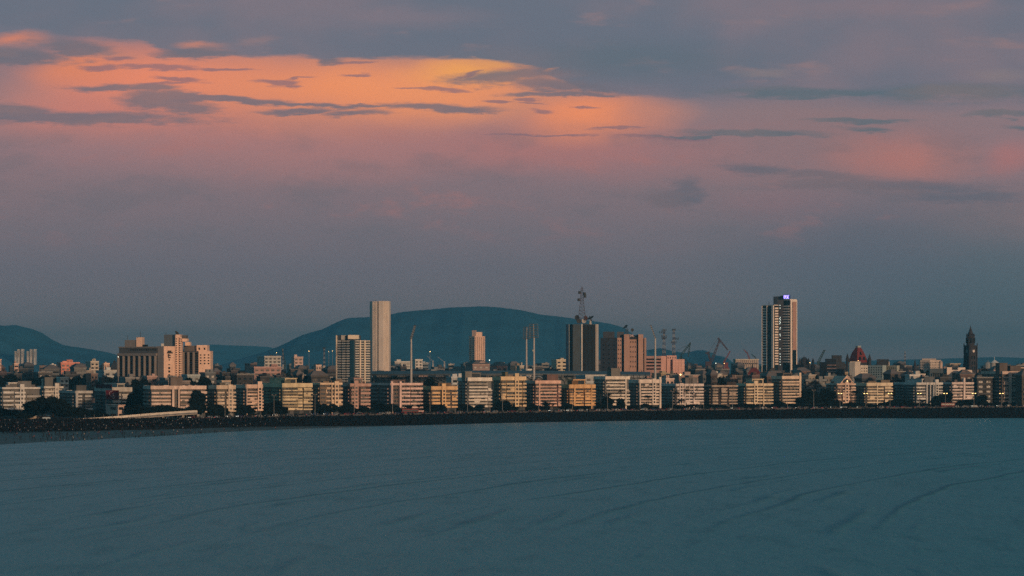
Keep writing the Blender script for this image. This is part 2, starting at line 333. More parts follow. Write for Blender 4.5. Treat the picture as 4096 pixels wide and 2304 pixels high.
# asphalt road and pale pavement as thin sheets; the promenade kerb is a real step
def strip(name, o0, o1, z, material, p0=-1200, p1=5400, thick=None):
    cs = list(range(p0, p1 + 1, 50)); a = [at(p, prom(p) + o0, z=z) for p in cs]; b = [at(p, prom(p) + o1, z=z) for p in cs]; k = len(cs)
    mb = MB()
    if thick is None: mb.add(a + b, [(i, i + 1, k + i + 1, k + i) for i in range(k - 1)])
    else:
        lo = [Vector((v.x, v.y, v.z - thick)) for v in a + b]; tot = 2 * k
        mb.add(a + b + lo, [(i, i + 1, k + i + 1, k + i) for i in range(k - 1)] + [(i + 1, i, tot + i, tot + i + 1) for i in range(k - 1)] + [(k + i, k + i + 1, tot + k + i + 1, tot + k + i) for i in range(k - 1)])
    return mb.build(name, material)
tag(strip('promenade', 1.0, 9.0, GZ + 0.15, mat('promenade_paving', (0.06, 0.056, 0.052), 0.9, 0.3, 0.5), thick=0.15), 'paved seafront promenade above the rocks', None, None, 'structure')
tag(strip('road', 9.5, 38.0, GZ + 0.004, mat('asphalt', (0.05, 0.05, 0.052), 0.9, 0.25, 0.3)), 'wide seafront road', None, None, 'structure')
mb = MB(); cs = list(range(-1200, 5400, 12))
for off in (16.0, 31.0):
    for p in cs[::2]:
        a, b = at(p, prom(p) + off, z=GZ + 0.008), at(p + 8, prom(p + 8) + off, z=GZ + 0.008)
        mb.add([a, b, b + Vector((0, 0.2, 0)), a + Vector((0, 0.2, 0))], [(0, 1, 2, 3)])
tag(mb.build('lane_marking', mat('road_paint', (0.75, 0.75, 0.72), 0.8, 0.3, 1.0)), 'white dashed lane lines on the seafront road', None, None, 'structure')
tag(strip('road_median', 23.0, 24.6, GZ + 0.15, mat('kerb_stone', (0.3, 0.29, 0.26), 0.9, 0.3, 0.6), thick=0.15), 'raised kerb between the two carriageways', None, None, 'structure')
tag(strip('pavement', 38.0, 43.0, GZ + 0.14, mat('pavement_slabs', (0.2, 0.19, 0.17), 0.9, 0.3, 0.5), thick=0.14), 'pavement in front of the seafront buildings', None, None, 'structure')
# low parapet people sit on
tag(strip('parapet_wall', 0.2, 0.9, GZ + 0.75, mat('parapet_concrete', (0.11, 0.105, 0.1), 0.9, 0.3, 0.4), p0=900, thick=0.75), 'long low concrete parapet between the promenade and the rocks', 'wall')
# shore slope: sand on the left, stone apron on the right, its left stretch standing for crowded sand
SPLIT = [(-1200, .60), (300, .56), (600, .50), (1000, .36), (1300, .2), (1650, .07), (1800, .0)]
def shore(name, p0, p1, f0_, f1_, material, z0=-0.4, z1=GZ):
    mb = MB(); cs = list(range(p0, p1 + 1, 25)); k = len(cs); J = 6; vs = []
    for j in range(J + 1):
        for p in cs:
            f0 = interp(p, SPLIT) if f0_ is None else f0_; f1 = interp(p, SPLIT) if f1_ is None else f1_; f = f0 + (f1 - f0) * j / J
            vs.append(at(p, sea(p) - 6 + (prom(p) + 0.3 - sea(p) + 6) * f, z=z0 + (z1 - 0.05 - z0) * f + (0.12 * math.sin(p * 0.021 + f * 9) if 0 < j < J else 0)))
    mb.add(vs, [(j * k + i, j * k + i + 1, (j + 1) * k + i + 1, (j + 1) * k + i) for j in range(J) for i in range(k - 1)])
    return tag(mb.build(name, material, smooth=True), None, None, None, 'structure')
sand = mat('wet_sand', (0.075, 0.058, 0.045), 0.55, 0.35, 0.05, spec=0.4)
shore('beach', -1200, 1800, 0.0, None, sand)['label'] = 'brown wet sand beach at the head of the bay'
shore('rock_sand_apron', -1200, 5400, None, 1.0, mat('rock_sand_tone', (0.012, 0.013, 0.015), 0.9, 0.4, 0.3, spec=0.03))['label'] = 'dark stone apron under the breakwater blocks, crowd-covered dark sand at the left'
# breakwater blocks: thousands of dark concrete tetrapods, nobody could count them
def tetra(mb, c_, s, r_):
    a0 = r_.uniform(0, 6.3); tilt = r_.uniform(-0.6, 0.6)
    M_ = Matrix.Rotation(a0, 3, 'Z') @ Matrix.Rotation(tilt, 3, 'X')
    ctr = Vector(c_)
    for d in ((0, 0, 1), (0.94, 0, -0.33), (-0.47, 0.82, -0.33), (-0.47, -0.82, -0.33)):
        mb.bar(ctr, ctr + (M_ @ Vector(d)) * s, s * 0.36, 0, 5)
r_ = random.Random(3)
mb = MB()
for _ in range(6500):
    p = r_.uniform(950, 5200) if r_.random() < 0.85 else r_.uniform(250, 950); f = r_.random() ** 0.8
    f = max(f, interp(p, SPLIT) - 0.03)
    D = sea(p) + (prom(p) - sea(p)) * f; z = -0.2 + (GZ - 0.6) * f
    tetra(mb, at(p, D, z=z + r_.uniform(0, 0.5)), r_.uniform(0.9, 1.5), r_)
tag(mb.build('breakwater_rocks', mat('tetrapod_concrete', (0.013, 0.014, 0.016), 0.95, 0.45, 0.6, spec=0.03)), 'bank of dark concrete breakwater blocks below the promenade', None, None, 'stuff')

# hills across the harbour, each with its own distance and relief
def hill(label, pts, D, depth, base=-1.0, seed=1):
    mb = MB(); r2 = random.Random(seed); J = 10; k = len(pts) * 6; xs = [pts[0][0] + (pts[-1][0] - pts[0][0]) * i / (k - 1) for i in range(k)]
    ph_ = [r2.uniform(0, 6) for _ in range(6)]; vs = []
    for j in range(J + 1):
        t = j / J; prof = math.sin(math.pi * min(1.0, t * 0.5 / 0.62) if t < 0.62 else math.pi * (0.5 + 0.5 * (t - 0.62) / 0.38)) ** 0.8
        for x in xs:
            Dj = D + (t - 0.62) * depth; hgt = (HOR - interp(x, pts)) / F * D + H
            rel = 1 + (1 - prof) * (0.10 * math.sin(x * 0.031 + ph_[0] + 4 * t) + 0.05 * math.sin(x * 0.083 + ph_[1] - 7 * t)) * math.sin(math.pi * t)
            bump = (math.sin(x * 0.21 + ph_[2]) * 0.6 + math.sin(x * 0.47 + ph_[3]) * 0.4) * hgt * 0.004
            P_ = at(x, D); vs.append((P_.x + (t - 0.62) * 30 * math.sin(x * 0.02), Dj, max(base, base + (hgt * prof - base) * rel * (1 if prof > 0.02 else 0) + bump * prof)))
    mb.add(vs, [(j * k + i, j * k + i + 1, (j + 1) * k + i + 1, (j + 1) * k + i) for j in range(J) for i in range(k - 1)])
    o = mb.build('hill', HILL, smooth=True); tag(o, label, None, 'hills across the harbour', 'structure'); return o
HILL = mat('hazed_wooded_hillside', (0.042, 0.165, 0.245), 1.0, 0.4, 0.006)  # the blue of the haze is mixed into this base colour
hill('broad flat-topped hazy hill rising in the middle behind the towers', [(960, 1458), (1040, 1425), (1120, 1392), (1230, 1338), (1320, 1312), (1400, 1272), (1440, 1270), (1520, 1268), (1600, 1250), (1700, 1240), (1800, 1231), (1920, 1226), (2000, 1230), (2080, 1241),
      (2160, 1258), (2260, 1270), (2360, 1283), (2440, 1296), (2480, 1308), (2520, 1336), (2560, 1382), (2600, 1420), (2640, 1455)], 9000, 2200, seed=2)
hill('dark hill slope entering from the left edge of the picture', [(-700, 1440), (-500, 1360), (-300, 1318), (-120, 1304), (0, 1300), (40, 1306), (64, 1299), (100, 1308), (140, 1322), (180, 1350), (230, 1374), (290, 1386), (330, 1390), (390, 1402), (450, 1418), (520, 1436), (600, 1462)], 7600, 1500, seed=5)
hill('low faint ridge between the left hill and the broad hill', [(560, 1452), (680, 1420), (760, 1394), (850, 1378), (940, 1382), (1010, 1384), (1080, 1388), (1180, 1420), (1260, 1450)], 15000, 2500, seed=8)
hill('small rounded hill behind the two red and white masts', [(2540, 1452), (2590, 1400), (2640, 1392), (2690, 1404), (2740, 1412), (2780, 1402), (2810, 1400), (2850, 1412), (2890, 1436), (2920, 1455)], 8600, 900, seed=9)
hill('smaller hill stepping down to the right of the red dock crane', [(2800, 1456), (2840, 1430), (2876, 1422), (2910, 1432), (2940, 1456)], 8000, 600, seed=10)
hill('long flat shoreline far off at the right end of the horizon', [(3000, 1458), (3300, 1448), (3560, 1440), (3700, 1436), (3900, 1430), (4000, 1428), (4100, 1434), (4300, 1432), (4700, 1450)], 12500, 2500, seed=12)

# ---------------------------------------------------------------- seafront apartment houses
DARKC = (70, 66, 60)
def rounded(x0, x1, y0, r0, r1, back=0.0, k=4):
    """outline of a balcony from the wall line (y=back) out to y0, with rounded outer corners"""
    P_ = [(x0, back)]
    if r0 > 0.1: P_ += [(x0 + r0 - r0 * math.cos(a), y0 + r0 - r0 * math.sin(a)) for a in [math.pi / 2 * i / k for i in range(k + 1)]]
    else: P_ += [(x0, y0)]
    if r1 > 0.1: P_ += [(x1 - r1 + r1 * math.sin(a), y0 + r1 - r1 * math.cos(a)) for a in [math.pi / 2 * i / k for i in range(k + 1)]]
    else: P_ += [(x1, y0)]
    P_ += [(x1, back)]
    return P_
TANK = mat('black_tank_plastic', (0.02, 0.02, 0.022), 0.6, 0.2)
CONC = paint(120, 112, 100)
def roof_things(root, W, S, z, wallm, n, r_):
    for i in range(n):
        x = r_.uniform(0.08, 0.85) * W; y = r_.uniform(0.1, 0.7) * S; k = r_.random()
        if k < 0.4: MB().box(x, y, z, x + r_.uniform(2.5, 5), y + 3.5, z + r_.uniform(2.0, 3.2)).build('stair_hut', wallm, root)
        elif k < 0.75:
            t = MB().cyl(x, y, z + 0.6, z + 2.2, 0.9, 0.9, 8); t.box(x - 0.9, y - 0.9, z, x + 0.9, y + 0.9, z + 0.6); t.build('water_tank', TANK, root)
        else:
            a = MB(); hh = r_.uniform(2.5, 5.5); a.bar((x, y, z), (x, y, z + hh), 0.06); a.bar((x - 0.9, y, z + hh * 0.85), (x + 0.9, y, z + hh * 0.85), 0.05); a.bar((x - 0.6, y, z + hh * 0.7), (x + 0.6, y, z + hh * 0.7), 0.05); a.build('antenna', TANK, root)
def front_house(label, x0, xc, x1, ytop, fl, wall, band, off=46.0, th=22.0, segs=((0.0, 1.0),), prot=1.5, piers=(), pents=(), rounds=(0.8, 1.6), sidebands=True, gap=None,
                group='apartment houses along the seafront road', win=3.0, para=1.5, bandh=0.98, name='apartment_house', flat=False, fh0=None, seed=None):
    rr = random.Random(seed if seed is not None else int(xc))
    D = prom(xc) + off
    C, W, S = frame(x0, xc, x1, D, th); Sv = S; S = min(max(S, 14.0), 36.0)
    top = zrow(ytop, D) - GZ; ground = fh0 or 3.6
    wm, bm = paint(*[int(c_ * .33) for c_ in wall], 0.35), paint(*[min(225, int(c_ * 1.08)) for c_ in band], 0.4)  # core walls darkened in colour for the shade behind the balconies
    root = thing(name, label, 'building', (C.x, C.y, GZ), R(th), group)
    sbm = paint(*[int(c_ * .5) for c_ in band], 0.4)  # side bands: same band colour darkened for the shaded side
    T = top - para
    MB().box(0, 0, 3.3, W, S, T).build('wall', wm, root); MB().box(.1, .1, 0, W - .1, S, 3.3).build('ground_floor', paint(30, 30, 30), root)  # the ground floor's shade is put into its dark colour
    p = MB(); e = 0.35                                       # roof parapet, hollow
    p.box(-e, -e - prot * 0.7, T, W + e, 0.0, T + para); p.box(-e, 0.0, T, 0.1, S + e, T + para); p.box(W - 0.1, 0.0, T, W + e, S + e, T + para); p.box(0.1, S - 0.1, T, W - 0.1, S + e, T + para)
    p.build('roof_parapet', bm, root)
    fh = (T - ground) / fl
    nw = 0
    for i in range(fl + 1):
        z = ground + fh * i - 0.35
        if i == fl: break
        for j, sgm in enumerate(segs):
            a, b = sgm[0] * W, sgm[1] * W; pr = sgm[2] if len(sgm) > 2 else prot
            skip = sgm[3] if len(sgm) > 3 else 0
            if i >= fl - skip: continue
            ra = rounds[0] if j == 0 else 0.3; rb = rounds[1] if j == len(segs) - 1 else 0.3
            kq = rr.choice((.5, .7, .85)); bh2 = bandh * rr.choice((1, 1, 1, .7, 1.3)); pr_ = pr * rr.choice((1, 1, .6, 1.15)); bmm = bm if rr.random() < .72 else paint(*[int(c_ * kq) for c_ in band], 0.4)
            mb = MB(); mb.prism(rounded(a, b + (0.9 if j == len(segs) - 1 else 0), -pr_, min(ra, pr_ * 0.9), min(rb, pr_ * 0.9)), z, z + bh2)
            mb.build('balcony', bmm, root)
            if rr.random() < .3:                             # one balcony closed in with boards or blinds
                u = rr.uniform(a, max(a, b - 5)); ww = min(rr.uniform(2, 5), b - u - .3); MB().box(u, -pr_ + .12, z + bh2, u + ww, -pr_ + .22, z + fh - .1).build('blind', CURT if rr.random() < .6 else bm, root)
            # windows of this floor: some set back, some glazed in at the balcony line
            x = a + 0.5
            while x < b - 1.2:
                w = min(rr.uniform(win * 0.75, win * 1.25), b - 0.4 - x)
                if w < 1.0: break
                y = -0.15 if rr.random() < 0.55 else -pr + 0.35
                zz = z + bandh + 0.02 if y < -0.5 else z + bandh - 0.1
                window(root, x, y, zz, w, min(fh - bandh - 0.12 - (zz - z - bandh), 2.1)); nw += 1
                if rr.random() < 0.12: MB().box(x + w * .3, -pr - .45, z + .1, x + w * .3 + 1.0, -pr + .02, z + .75).build('air_conditioner', FRM, root)
                x += w + rr.choice((0.12, 0.2, 0.3, 0.9))
        if gap:                                              # plain wall windows between the balcony stacks
            for g in gap:
                window(root, g * W - 0.7, -0.05, z + 1.25, 1.4, 1.5)
        if sidebands and Sv > 3:
            L_ = min(S, Sv * 1.1)
            for (u, v) in ((0.06, 0.42), (0.56, 0.94)):
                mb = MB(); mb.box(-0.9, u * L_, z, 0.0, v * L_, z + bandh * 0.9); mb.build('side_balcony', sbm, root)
            for u in (0.12, 0.64): window(root, -0.06, (u + 0.2) * L_, z + bandh, 0.16 * L_, min(1.5, fh - bandh - 0.3), side=True)
    for (a, b, eh) in piers:
        MB().box(a * W, -prot - 0.35, 0, b * W, 0.0, top + eh).build('pier', bm, root)
    for (a, b, h_) in pents:
        MB().box(a * W, 0.6, T + 0.02, b * W, min(S - 1, 7.0), top + h_).box(a * W - 0.25, 0.35, top + h_, b * W + 0.25, min(S - 0.8, 7.2), top + h_ + 0.25).build('penthouse', wm, root)
    # dark-painted ground floor: openings between columns
    k = max(3, int(W / 5))
    for i in range(k): window(root, W * (i + 0.2) / k, 0.07, 0.5, W * 0.6 / k, 2.4, kind=1, name='shopfront')
    roof_things(root, W, S, T, wm, 5, rr)
    if rr.random() < .6 and len(label) % 3:                  # a set-back extra storey over part of the roof
        u0 = rr.uniform(.05, .35); u1 = u0 + rr.uniform(.3, .5); hh = rr.uniform(1.6, 3.2)
        us = MB().box(u0 * W, 1.6, T, u1 * W, S * .8, top + hh).box(u0 * W - .4, 1.1, top + hh, u1 * W + .4, S * .8, top + hh + .3).build('upper_storey', bm if rr.random() < .5 else wm, root)
        window(root, (u0 + .03) * W, 1.55, top + .1, (u1 - u0 - .06) * W, max(.8, hh - .5), kind=1)
    if rr.random() < .5:                                     # a plain stair bay standing forward of the balconies
        u0 = rr.uniform(.1, .75); MB().box(u0 * W, -prot - .5, 3.3, u0 * W + 2.6, 0, top + rr.uniform(.3, 2.2)).build('stair_bay', bm, root)
        for i in range(fl): window(root, u0 * W + .7, -prot - .55, ground + fh * i + .8, 1.2, 1.2, kind=0)
    root['front'] = 0.0
    del root['front']
    return root, W, S, T, D

cream, pinkish, white, yellow = (178, 160, 134), (176, 128, 108), (186, 180, 166), (186, 158, 88)
A = front_house
A('white apartment house with stepped roof at the far left end', 2, 10, 158, 1549, 5, (150, 150, 146), (190, 188, 178), th=16, off=210, segs=((0, .3), (.32, .62), (.64, 1, 1.5, 1)), pents=((.42, .78, 3.4), (.1, .36, 1.2)), para=1.0)
A('pale block with boxy roof room right of the leftmost white house', 152, 176, 250, 1545, 5, (150, 146, 136), (182, 172, 152), th=20, off=330, pents=((.05, .5, 5.5), (.6, .9, 2.0)), para=1.2)
A('dim grey house with one bright pillar down its facade, left of the monogram billboard', 238, 300, 366, 1563, 5, (96, 96, 92), (140, 138, 130), th=24, off=190, segs=((0, .4), (.55, 1)), piers=((.0, .14, 0),), pents=((.1, .7, 3.0),), sidebands=True)
RB = A('grey house with maroon roof band carrying the red monogram billboard', 366, 448, 524, 1549, 5, (110, 108, 100), (150, 142, 126), th=24, off=190, segs=((.0, .45), (.5, 1.0)), para=2.6)
A('long pink-banded apartment house with a central stair bay near the flyover end', 575, 604, 822, 1543, 6, (142, 116, 100), (196, 152, 128), th=14, off=78, segs=((0, .36), (.53, 1.0)), piers=((.38, .42, 0), (.49, .52, 0)), pents=((.36, .58, 4.5),), gap=(.455,), rounds=(.5, 2.0), para=2.0)
A('pink and green apartment house with projecting bays, tree tops at its foot', 836, 866, 938, 1541, 6, (120, 110, 88), (186, 150, 116), th=20, segs=((0, .42), (.52, 1)), para=2.2, pents=((.2, .5, 1.2),))
A('salmon banded house with dark left side, between the pink-green and yellow houses', 938, 982, 1046, 1538, 7, (132, 104, 92), (200, 148, 116), th=26, segs=((0, 1),), piers=((0, .05, 0),), para=2.2, rounds=(.5, .5))
A('tall yellow-green apartment house with curved balcony bands', 1046, 1128, 1245, 1533, 7, (140, 132, 92), (192, 160, 104), th=24, segs=((0, .52), (.54, .7, .3), (.72, 1)), para=2.4, rounds=(1.4, 1.4), pents=((.1, .3, 1.5),))
A('orange-cream house with small square windows behind round trees', 1245, 1280, 1365, 1531, 6, (186, 140, 100), (206, 158, 112), th=22, segs=((.28, .5, .8), (.55, .8, 1.2), (.84, 1.0, 1.0)), gap=(.08, .2), piers=((.5, .54, 0),), para=1.2, bandh=1.0)
A('dark red-brown apartment house left of the teal-sided pink house', 1365, 1400, 1479, 1534, 6, (82, 60, 54), (150, 98, 80), th=20, segs=((.02, .34), (.5, .96)), para=1.8, pents=((.2, .5, 1.6),))
A('pink art deco house with a tall arched window bay and dark teal side', 1479, 1560, 1686, 1532, 6, (150, 108, 96), (204, 148, 130), th=26, segs=((.34, .62), (.64, 1.0)), piers=((.0, .06, 1.0), (.27, .33, 1.0)), gap=(.1, .165, .23), para=1.4, pents=((.03, .3, 1.2),))
A('low orange house with a brown left side, right of the arched pink house', 1686, 1724, 1825, 1545, 5, (150, 100, 62), (212, 138, 74), th=22, segs=((0, .34), (.42, .74), (.8, 1)), gap=(.38, .77), pents=((.3, .8, 1.8),), para=2.2)
A('tall white streamlined house with full-width balcony bands', 1832, 1870, 1963, 1510, 8, (176, 168, 150), (208, 192, 168), th=22, segs=((0.02, .84), (.86, 1.0, 1.2, 2)), pents=((-.08, .2, 3.6),), para=2.2, rounds=(.6, 1.2))
A('bright yellow apartment house with ochre bands and a roof mast', 1982, 2003, 2100, 1506, 7, (168, 136, 78), (204, 154, 96), th=20, segs=((0, .2), (.22, .86), (.88, 1.0)), para=2.4, pents=((.2, .3, 2.6),))
A('terracotta pink house with overhanging roof slab and set-back top room', 2100, 2140, 2239, 1522, 7, (150, 96, 80), (206, 136, 108), th=22, segs=((0, .14), (.18, .86), (.9, 1)), pents=((.5, .95, 3.6),), para=2.0, piers=((.12, .17, 0),))
A('saturated orange apartment house, the brightest orange on the seafront', 2239, 2275, 2377, 1538, 6, (170, 102, 50), (216, 130, 64), th=22, segs=((0, .16), (.24, .56), (.6, .84), (.88, 1)), piers=((.17, .22, 0), (.84, .88, 0)), para=2.4, pents=((.14, .38, 2.2),))
A('tall cream-white house with a square roof box and palms in front', 2377, 2420, 2514, 1505, 8, (170, 160, 142), (206, 186, 160), th=22, segs=((.02, .84), (.88, 1, 1.4, 3)), piers=((.82, .87, 0),), pents=((.28, .66, 5.0),), para=2.0)
A('cream house with a round turret at the right corner and floodlight mast behind', 2514, 2554, 2641, 1518, 7, (172, 156, 138), (212, 180, 156), th=20, segs=((.08, .9),), piers=((0, .06, 0), (.92, 1.0, 1.6)), para=2.4)
A('white colonnaded house with a pediment on its roof behind tall palms', 2643, 2702, 2810, 1535, 6, (150, 138, 130), (202, 178, 164), th=20, segs=((.02, .3), (.34, .62), (.66, 1)), piers=((.3, .33, 0), (.47, .49, 0), (.63, .66, 0)), pents=((.38, .82, 3.8), (.5, .66, 5.2)), para=1.6)
A('dark unpainted house with pale enclosed balcony boxes', 2811, 2845, 2947, 1541, 6, (44, 38, 34), (128, 104, 84), th=22, segs=((.02, .24), (.36, .6), (.66, .98)), para=1.0, bandh=1.0)
A('yellow-cream house with a small clock-like gable on its roofline', 2947, 2983, 3088, 1534, 6, (166, 136, 96), (210, 172, 122), th=20, segs=((0, .3), (.34, .62), (.66, 1)), piers=((.31, .335, 0), (.63, .655, 0)), pents=((.32, .52, 2.2),), para=1.6)
A('tall tan apartment house with a full-height fin on its right edge', 3088, 3126, 3200, 1504, 8, (142, 116, 92), (200, 158, 120), th=22, segs=((0, .88),), piers=((.9, 1.0, 2.2),), para=2.0, rounds=(.4, .2))
A('dark shadowed house set back behind the dense trees', 3204, 3222, 3304, 1517, 6, (40, 44, 46), (62, 66, 66), th=10, off=95, segs=((0, .45), (.5, 1)), para=1.4)
GA = A('peach house with a wide glazed gable over its centre', 3304, 3346, 3418, 1534, 6, (170, 120, 96), (212, 158, 126), th=20, segs=((.0, .22), (.3, .72), (.76, 1)), para=1.0)
A('cream-yellow house of even square bays behind two twin lamps', 3418, 3465, 3566, 1531, 6, (160, 128, 96), (214, 176, 128), th=20, segs=((.0, .38), (.42, .66), (.7, 1)), piers=((.38, .41, 0),), para=2.2, pents=((.6, .95, 1.6), (.1, .4, 1.0)))
A('blue-grey shaded house with white window stacks on its right part', 3576, 3664, 3766, 1530, 6, (104, 112, 114), (176, 174, 164), th=24, segs=((.0, .34), (.8, 1.0)), piers=((.36, .4, 0), (.5, .53, 0), (.63, .66, 0), (.76, .79, 0)), gap=(.45, .58, .71), para=1.6, pents=((.35, .75, 3.8),))
A('pinkish white house with a vertical stair fin, right of the big round trees', 3766, 3806, 3890, 1529, 6, (140, 120, 112), (200, 168, 152), th=20, segs=((.0, .5), (.62, 1)), piers=((.52, .6, 3.0),), para=1.4)
A('grey stone hotel of grid windows at the right edge of the picture', 3926, 4008, 4200, 1485, 8, (112, 92, 80), (172, 130, 108), th=18, segs=((.02, .12), (.2, .32), (.34, .46), (.48, .6)), piers=((.12, .18, 0), (.32, .34, 0), (.46, .48, 0), (.6, .64, 0)), para=2.0, pents=((-.04, .12, 5.6), (.18, .4, 3.6)), name='hotel')
# gable roof on the peach house
root, W, S, T, D = GA
mb = MB(); mb.add([(W * .18, -1.6, T + 1), (W * .86, -1.6, T + 1), (W * .52, -1.6, T + 6.2), (W * .18, S, T + 1), (W * .86, S, T + 1), (W * .52, S, T + 6.2)], [(0, 1, 2), (5, 4, 3), (0, 2, 5, 3), (2, 1, 4, 5), (0, 3, 4, 1)])
g = mb.build('gable', paint(170, 120, 96), root)
mb = MB()
for q in range(5): mb.box(W * (.3 + q * .09), -1.72, T + 1.4, W * (.3 + q * .09) + 1.2, -1.61, T + 2.2 + (1.9, 3.0, 3.6, 2.6, 1.4)[q] * .6)
mb.build('gable_window', GLASS, g)
mb = MB(); mb.bar((W * .14, -1.9, T + .9), (W * .52, -1.9, T + 6.5), .3); mb.bar((W * .52, -1.9, T + 6.5), (W * .9, -1.9, T + .9), .3); mb.build('gable_trim', paint(212, 158, 126), g)
window(root, W * .5, -1.75, T + 2.2, 1.0, 1.0, kind='lit', name='lit_window')
# maroon roof band on the billboard house, and the billboard itself (a thing mounted on it)
root, W, S, T, D = RB
MAROON = mat('maroon_sheet', (0.105, 0.012, 0.022), 0.8, 0.15, 0.5)
MB().box(-0.6, -1.4, T + 2.0, -0.41, S * .9, T + 4.2).build('roof_band', MAROON, root)

def slab_annex(label, x0, xc, x1, ytop, ybot, D, th, col, floors):
    C, W, S = frame(x0, xc, x1, D, th); S = min(max(S, 8), 24); h = zrow(ytop, D) - GZ; z0 = 0
    root = thing('annex_building', label, 'building', (C.x, C.y, GZ), R(th)); wm = paint(*col)
    MB().box(0, 0, 0, W, S, h).build('wall', wm, root)
    for i in range(floors):
        z = h * (i + .35) / floors
        window(root, W * .12, -.05, z, W * .76, h / floors * .42, kind=1); window(root, -.05, S * .6, z, S * .45, h / floors * .4, side=True, kind=0)
    MB().box(-.3, -1.2, h, W + .3, S, h + .4).build('roof_slab', wm, root)
    return root
slab_annex('small two-storey pinkish annex under the red monogram billboard', 424, 472, 496, 1622, 1665, prom(470) + 70, 30, (176, 128, 108), 2)
# billboard: deep red sheet with an interlaced C and B monogram
D = prom(450) + 165
bb = thing('billboard', 'dark red billboard with an interlaced white C and B monogram', 'billboard', at(424, D, 1598), R(-6))
w, h = (475 - 424) / F * D, (1598 - 1561) / F * D
MB().box(0, 0, 0, w, .35, h).build('panel', MAROON, bb)
LET = mat('letter_white', (0.62, 0.50, 0.48), 0.8, 0.0)
mb = MB(); cx, cz, rr_ = w * .43, h * .62, h * .27
for i in range(14):
    a0, a1 = R(60 + 245 * i / 14), R(60 + 245 * (i + 1) / 14)
    mb.bar((cx + rr_ * .75 * math.cos(a0), -.06, cz + rr_ * math.sin(a0)), (cx + rr_ * .75 * math.cos(a1), -.06, cz + rr_ * math.sin(a1)), .13, 0, 5)
mb.build('letter_c', LET, bb)
mb = MB(); bx = w * .56
mb.bar((bx, -.06, h * .08), (bx, -.06, h * .66), .13, 0, 5)
for (z0_, z1_, rad) in ((h * .08, h * .44, .9), (h * .44, h * .68, .65)):
    for i in range(10):
        a0, a1 = R(-90 + 18 * i), R(-90 + 18 * (i + 1)); cm, rz_ = (z0_ + z1_) / 2, (z1_ - z0_) / 2
        mb.bar((bx + rad * h * .2 * math.cos(a0), -.06, cm + rz_ * math.sin(a0)), (bx + rad * h * .2 * math.cos(a1), -.06, cm + rz_ * math.sin(a1)), .13, 0, 5)
mb.build('letter_b', LET, bb)
mb = MB(); mb.box(-.3, .36, -6, 0, .7, h); mb.box(w, .36, -9, w + .3, .7, h); mb.box(0, .36, -3, w, .6, -2.7); mb.build('support_frame', CONC, bb)

# ---------------------------------------------------------------- towers and landmarks
# plans are lists of (column, metres behind the distance D), left to right along the visible faces
class T:
    def __init__(s, name, label, px, D, cat='building', group=None, z0=GZ):
        s.D = D; s.o = at(px, D, z=z0); s.z0 = z0; s.root = thing(name, label, cat, s.o, 0, group)
    def p(s, q): v = at(q[0], s.D + q[1]); return (v.x - s.o.x, v.y - s.o.y)
    def z(s, row, d=0): return zrow(row, s.D + d) - s.z0
    def mass(s, name, pts, ya, yb, m, back=14, parent=None):
        a = [s.p(q) for q in pts]; far = max(y for _, y in a) + back
        poly = a + [(a[-1][0] + 0.5, far), (a[0][0] + 0.5, far)]
        return MB().prism(poly, 0 if yb is None else s.z(yb), s.z(ya), 0).build(name, m, parent or s.root)
    def slab(s, name, A_, B_, ya, yb, m, out=0.5, parent=None, mb=None, u=(0, 1)):
        a, b = Vector(s.p(A_)), Vector(s.p(B_)); d = b - a; n_ = Vector((d.y, -d.x)).normalized()
        a, b = a + d * u[0], a + d * u[1]
        poly = [a + n_ * out, b + n_ * out, b - n_ * 0.02, a - n_ * 0.02]
        w = mb or MB(); w.prism([(v.x, v.y) for v in poly], 0 if yb is None else s.z(yb), s.z(ya))
        return w if mb else w.build(name, m, parent or s.root)
    def grid(s, name, A_, B_, ya, yb, cols, rows, m, fu=0.5, fv=0.5, out=0.12, parts=True, each=True):
        for i in range(rows):
            r0 = ya + (yb - ya) * (i + (1 - fv) / 2) / rows; r1 = r0 + (yb - ya) * fv / rows
            mb = MB()
            for j in range(cols):
                u0 = (j + (1 - fu) / 2) / cols
                if each: s.slab(name, A_, B_, r0, r1, m, out, u=(u0, u0 + fu / cols))
                else: s.slab(name, A_, B_, r0, r1, m, out, u=(u0, u0 + fu / cols), mb=mb)
            if not each: mb.build(name, m, s.root)
DK = mat('dark_opening', (0.008, 0.014, 0.018), 0.5, 0.0, spec=0.1)
BLUEGLASS = mat('blue_curtain_glass', (0.02, 0.07, 0.10), 0.2, 0.1, 0.3, spec=0.7)
DARKGLASS = mat('dark_curtain_glass', (0.008, 0.015, 0.02), 0.35, 0.1, 0.3, spec=0.15)
STEEL = mat('galvanised_steel', (0.30, 0.29, 0.27), 0.6, 0.2, metal=0.2)
DSTEEL = mat('dark_steel', (0.06, 0.06, 0.06), 0.7, 0.2)
REDST = mat('red_painted_steel', (0.20, 0.05, 0.04), 0.7, 0.2)
DREDST = mat('faded_red_steel', (0.085, 0.045, 0.04), 0.8, 0.2)
WHST = mat('white_painted_steel', (0.50, 0.47, 0.44), 0.7, 0.2)
LAMP = mat('warm_lamp', (1.0, 0.62, 0.22), 0.5, 0.0, emit=5.0)
LAMPD = mat('lit_office_window', (0.8, 0.95, 0.85), 0.5, 0.0, emit=2.2)
LAMPW = mat('white_lamp', (0.9, 1.0, 0.85), 0.5, 0.0, emit=3.5)
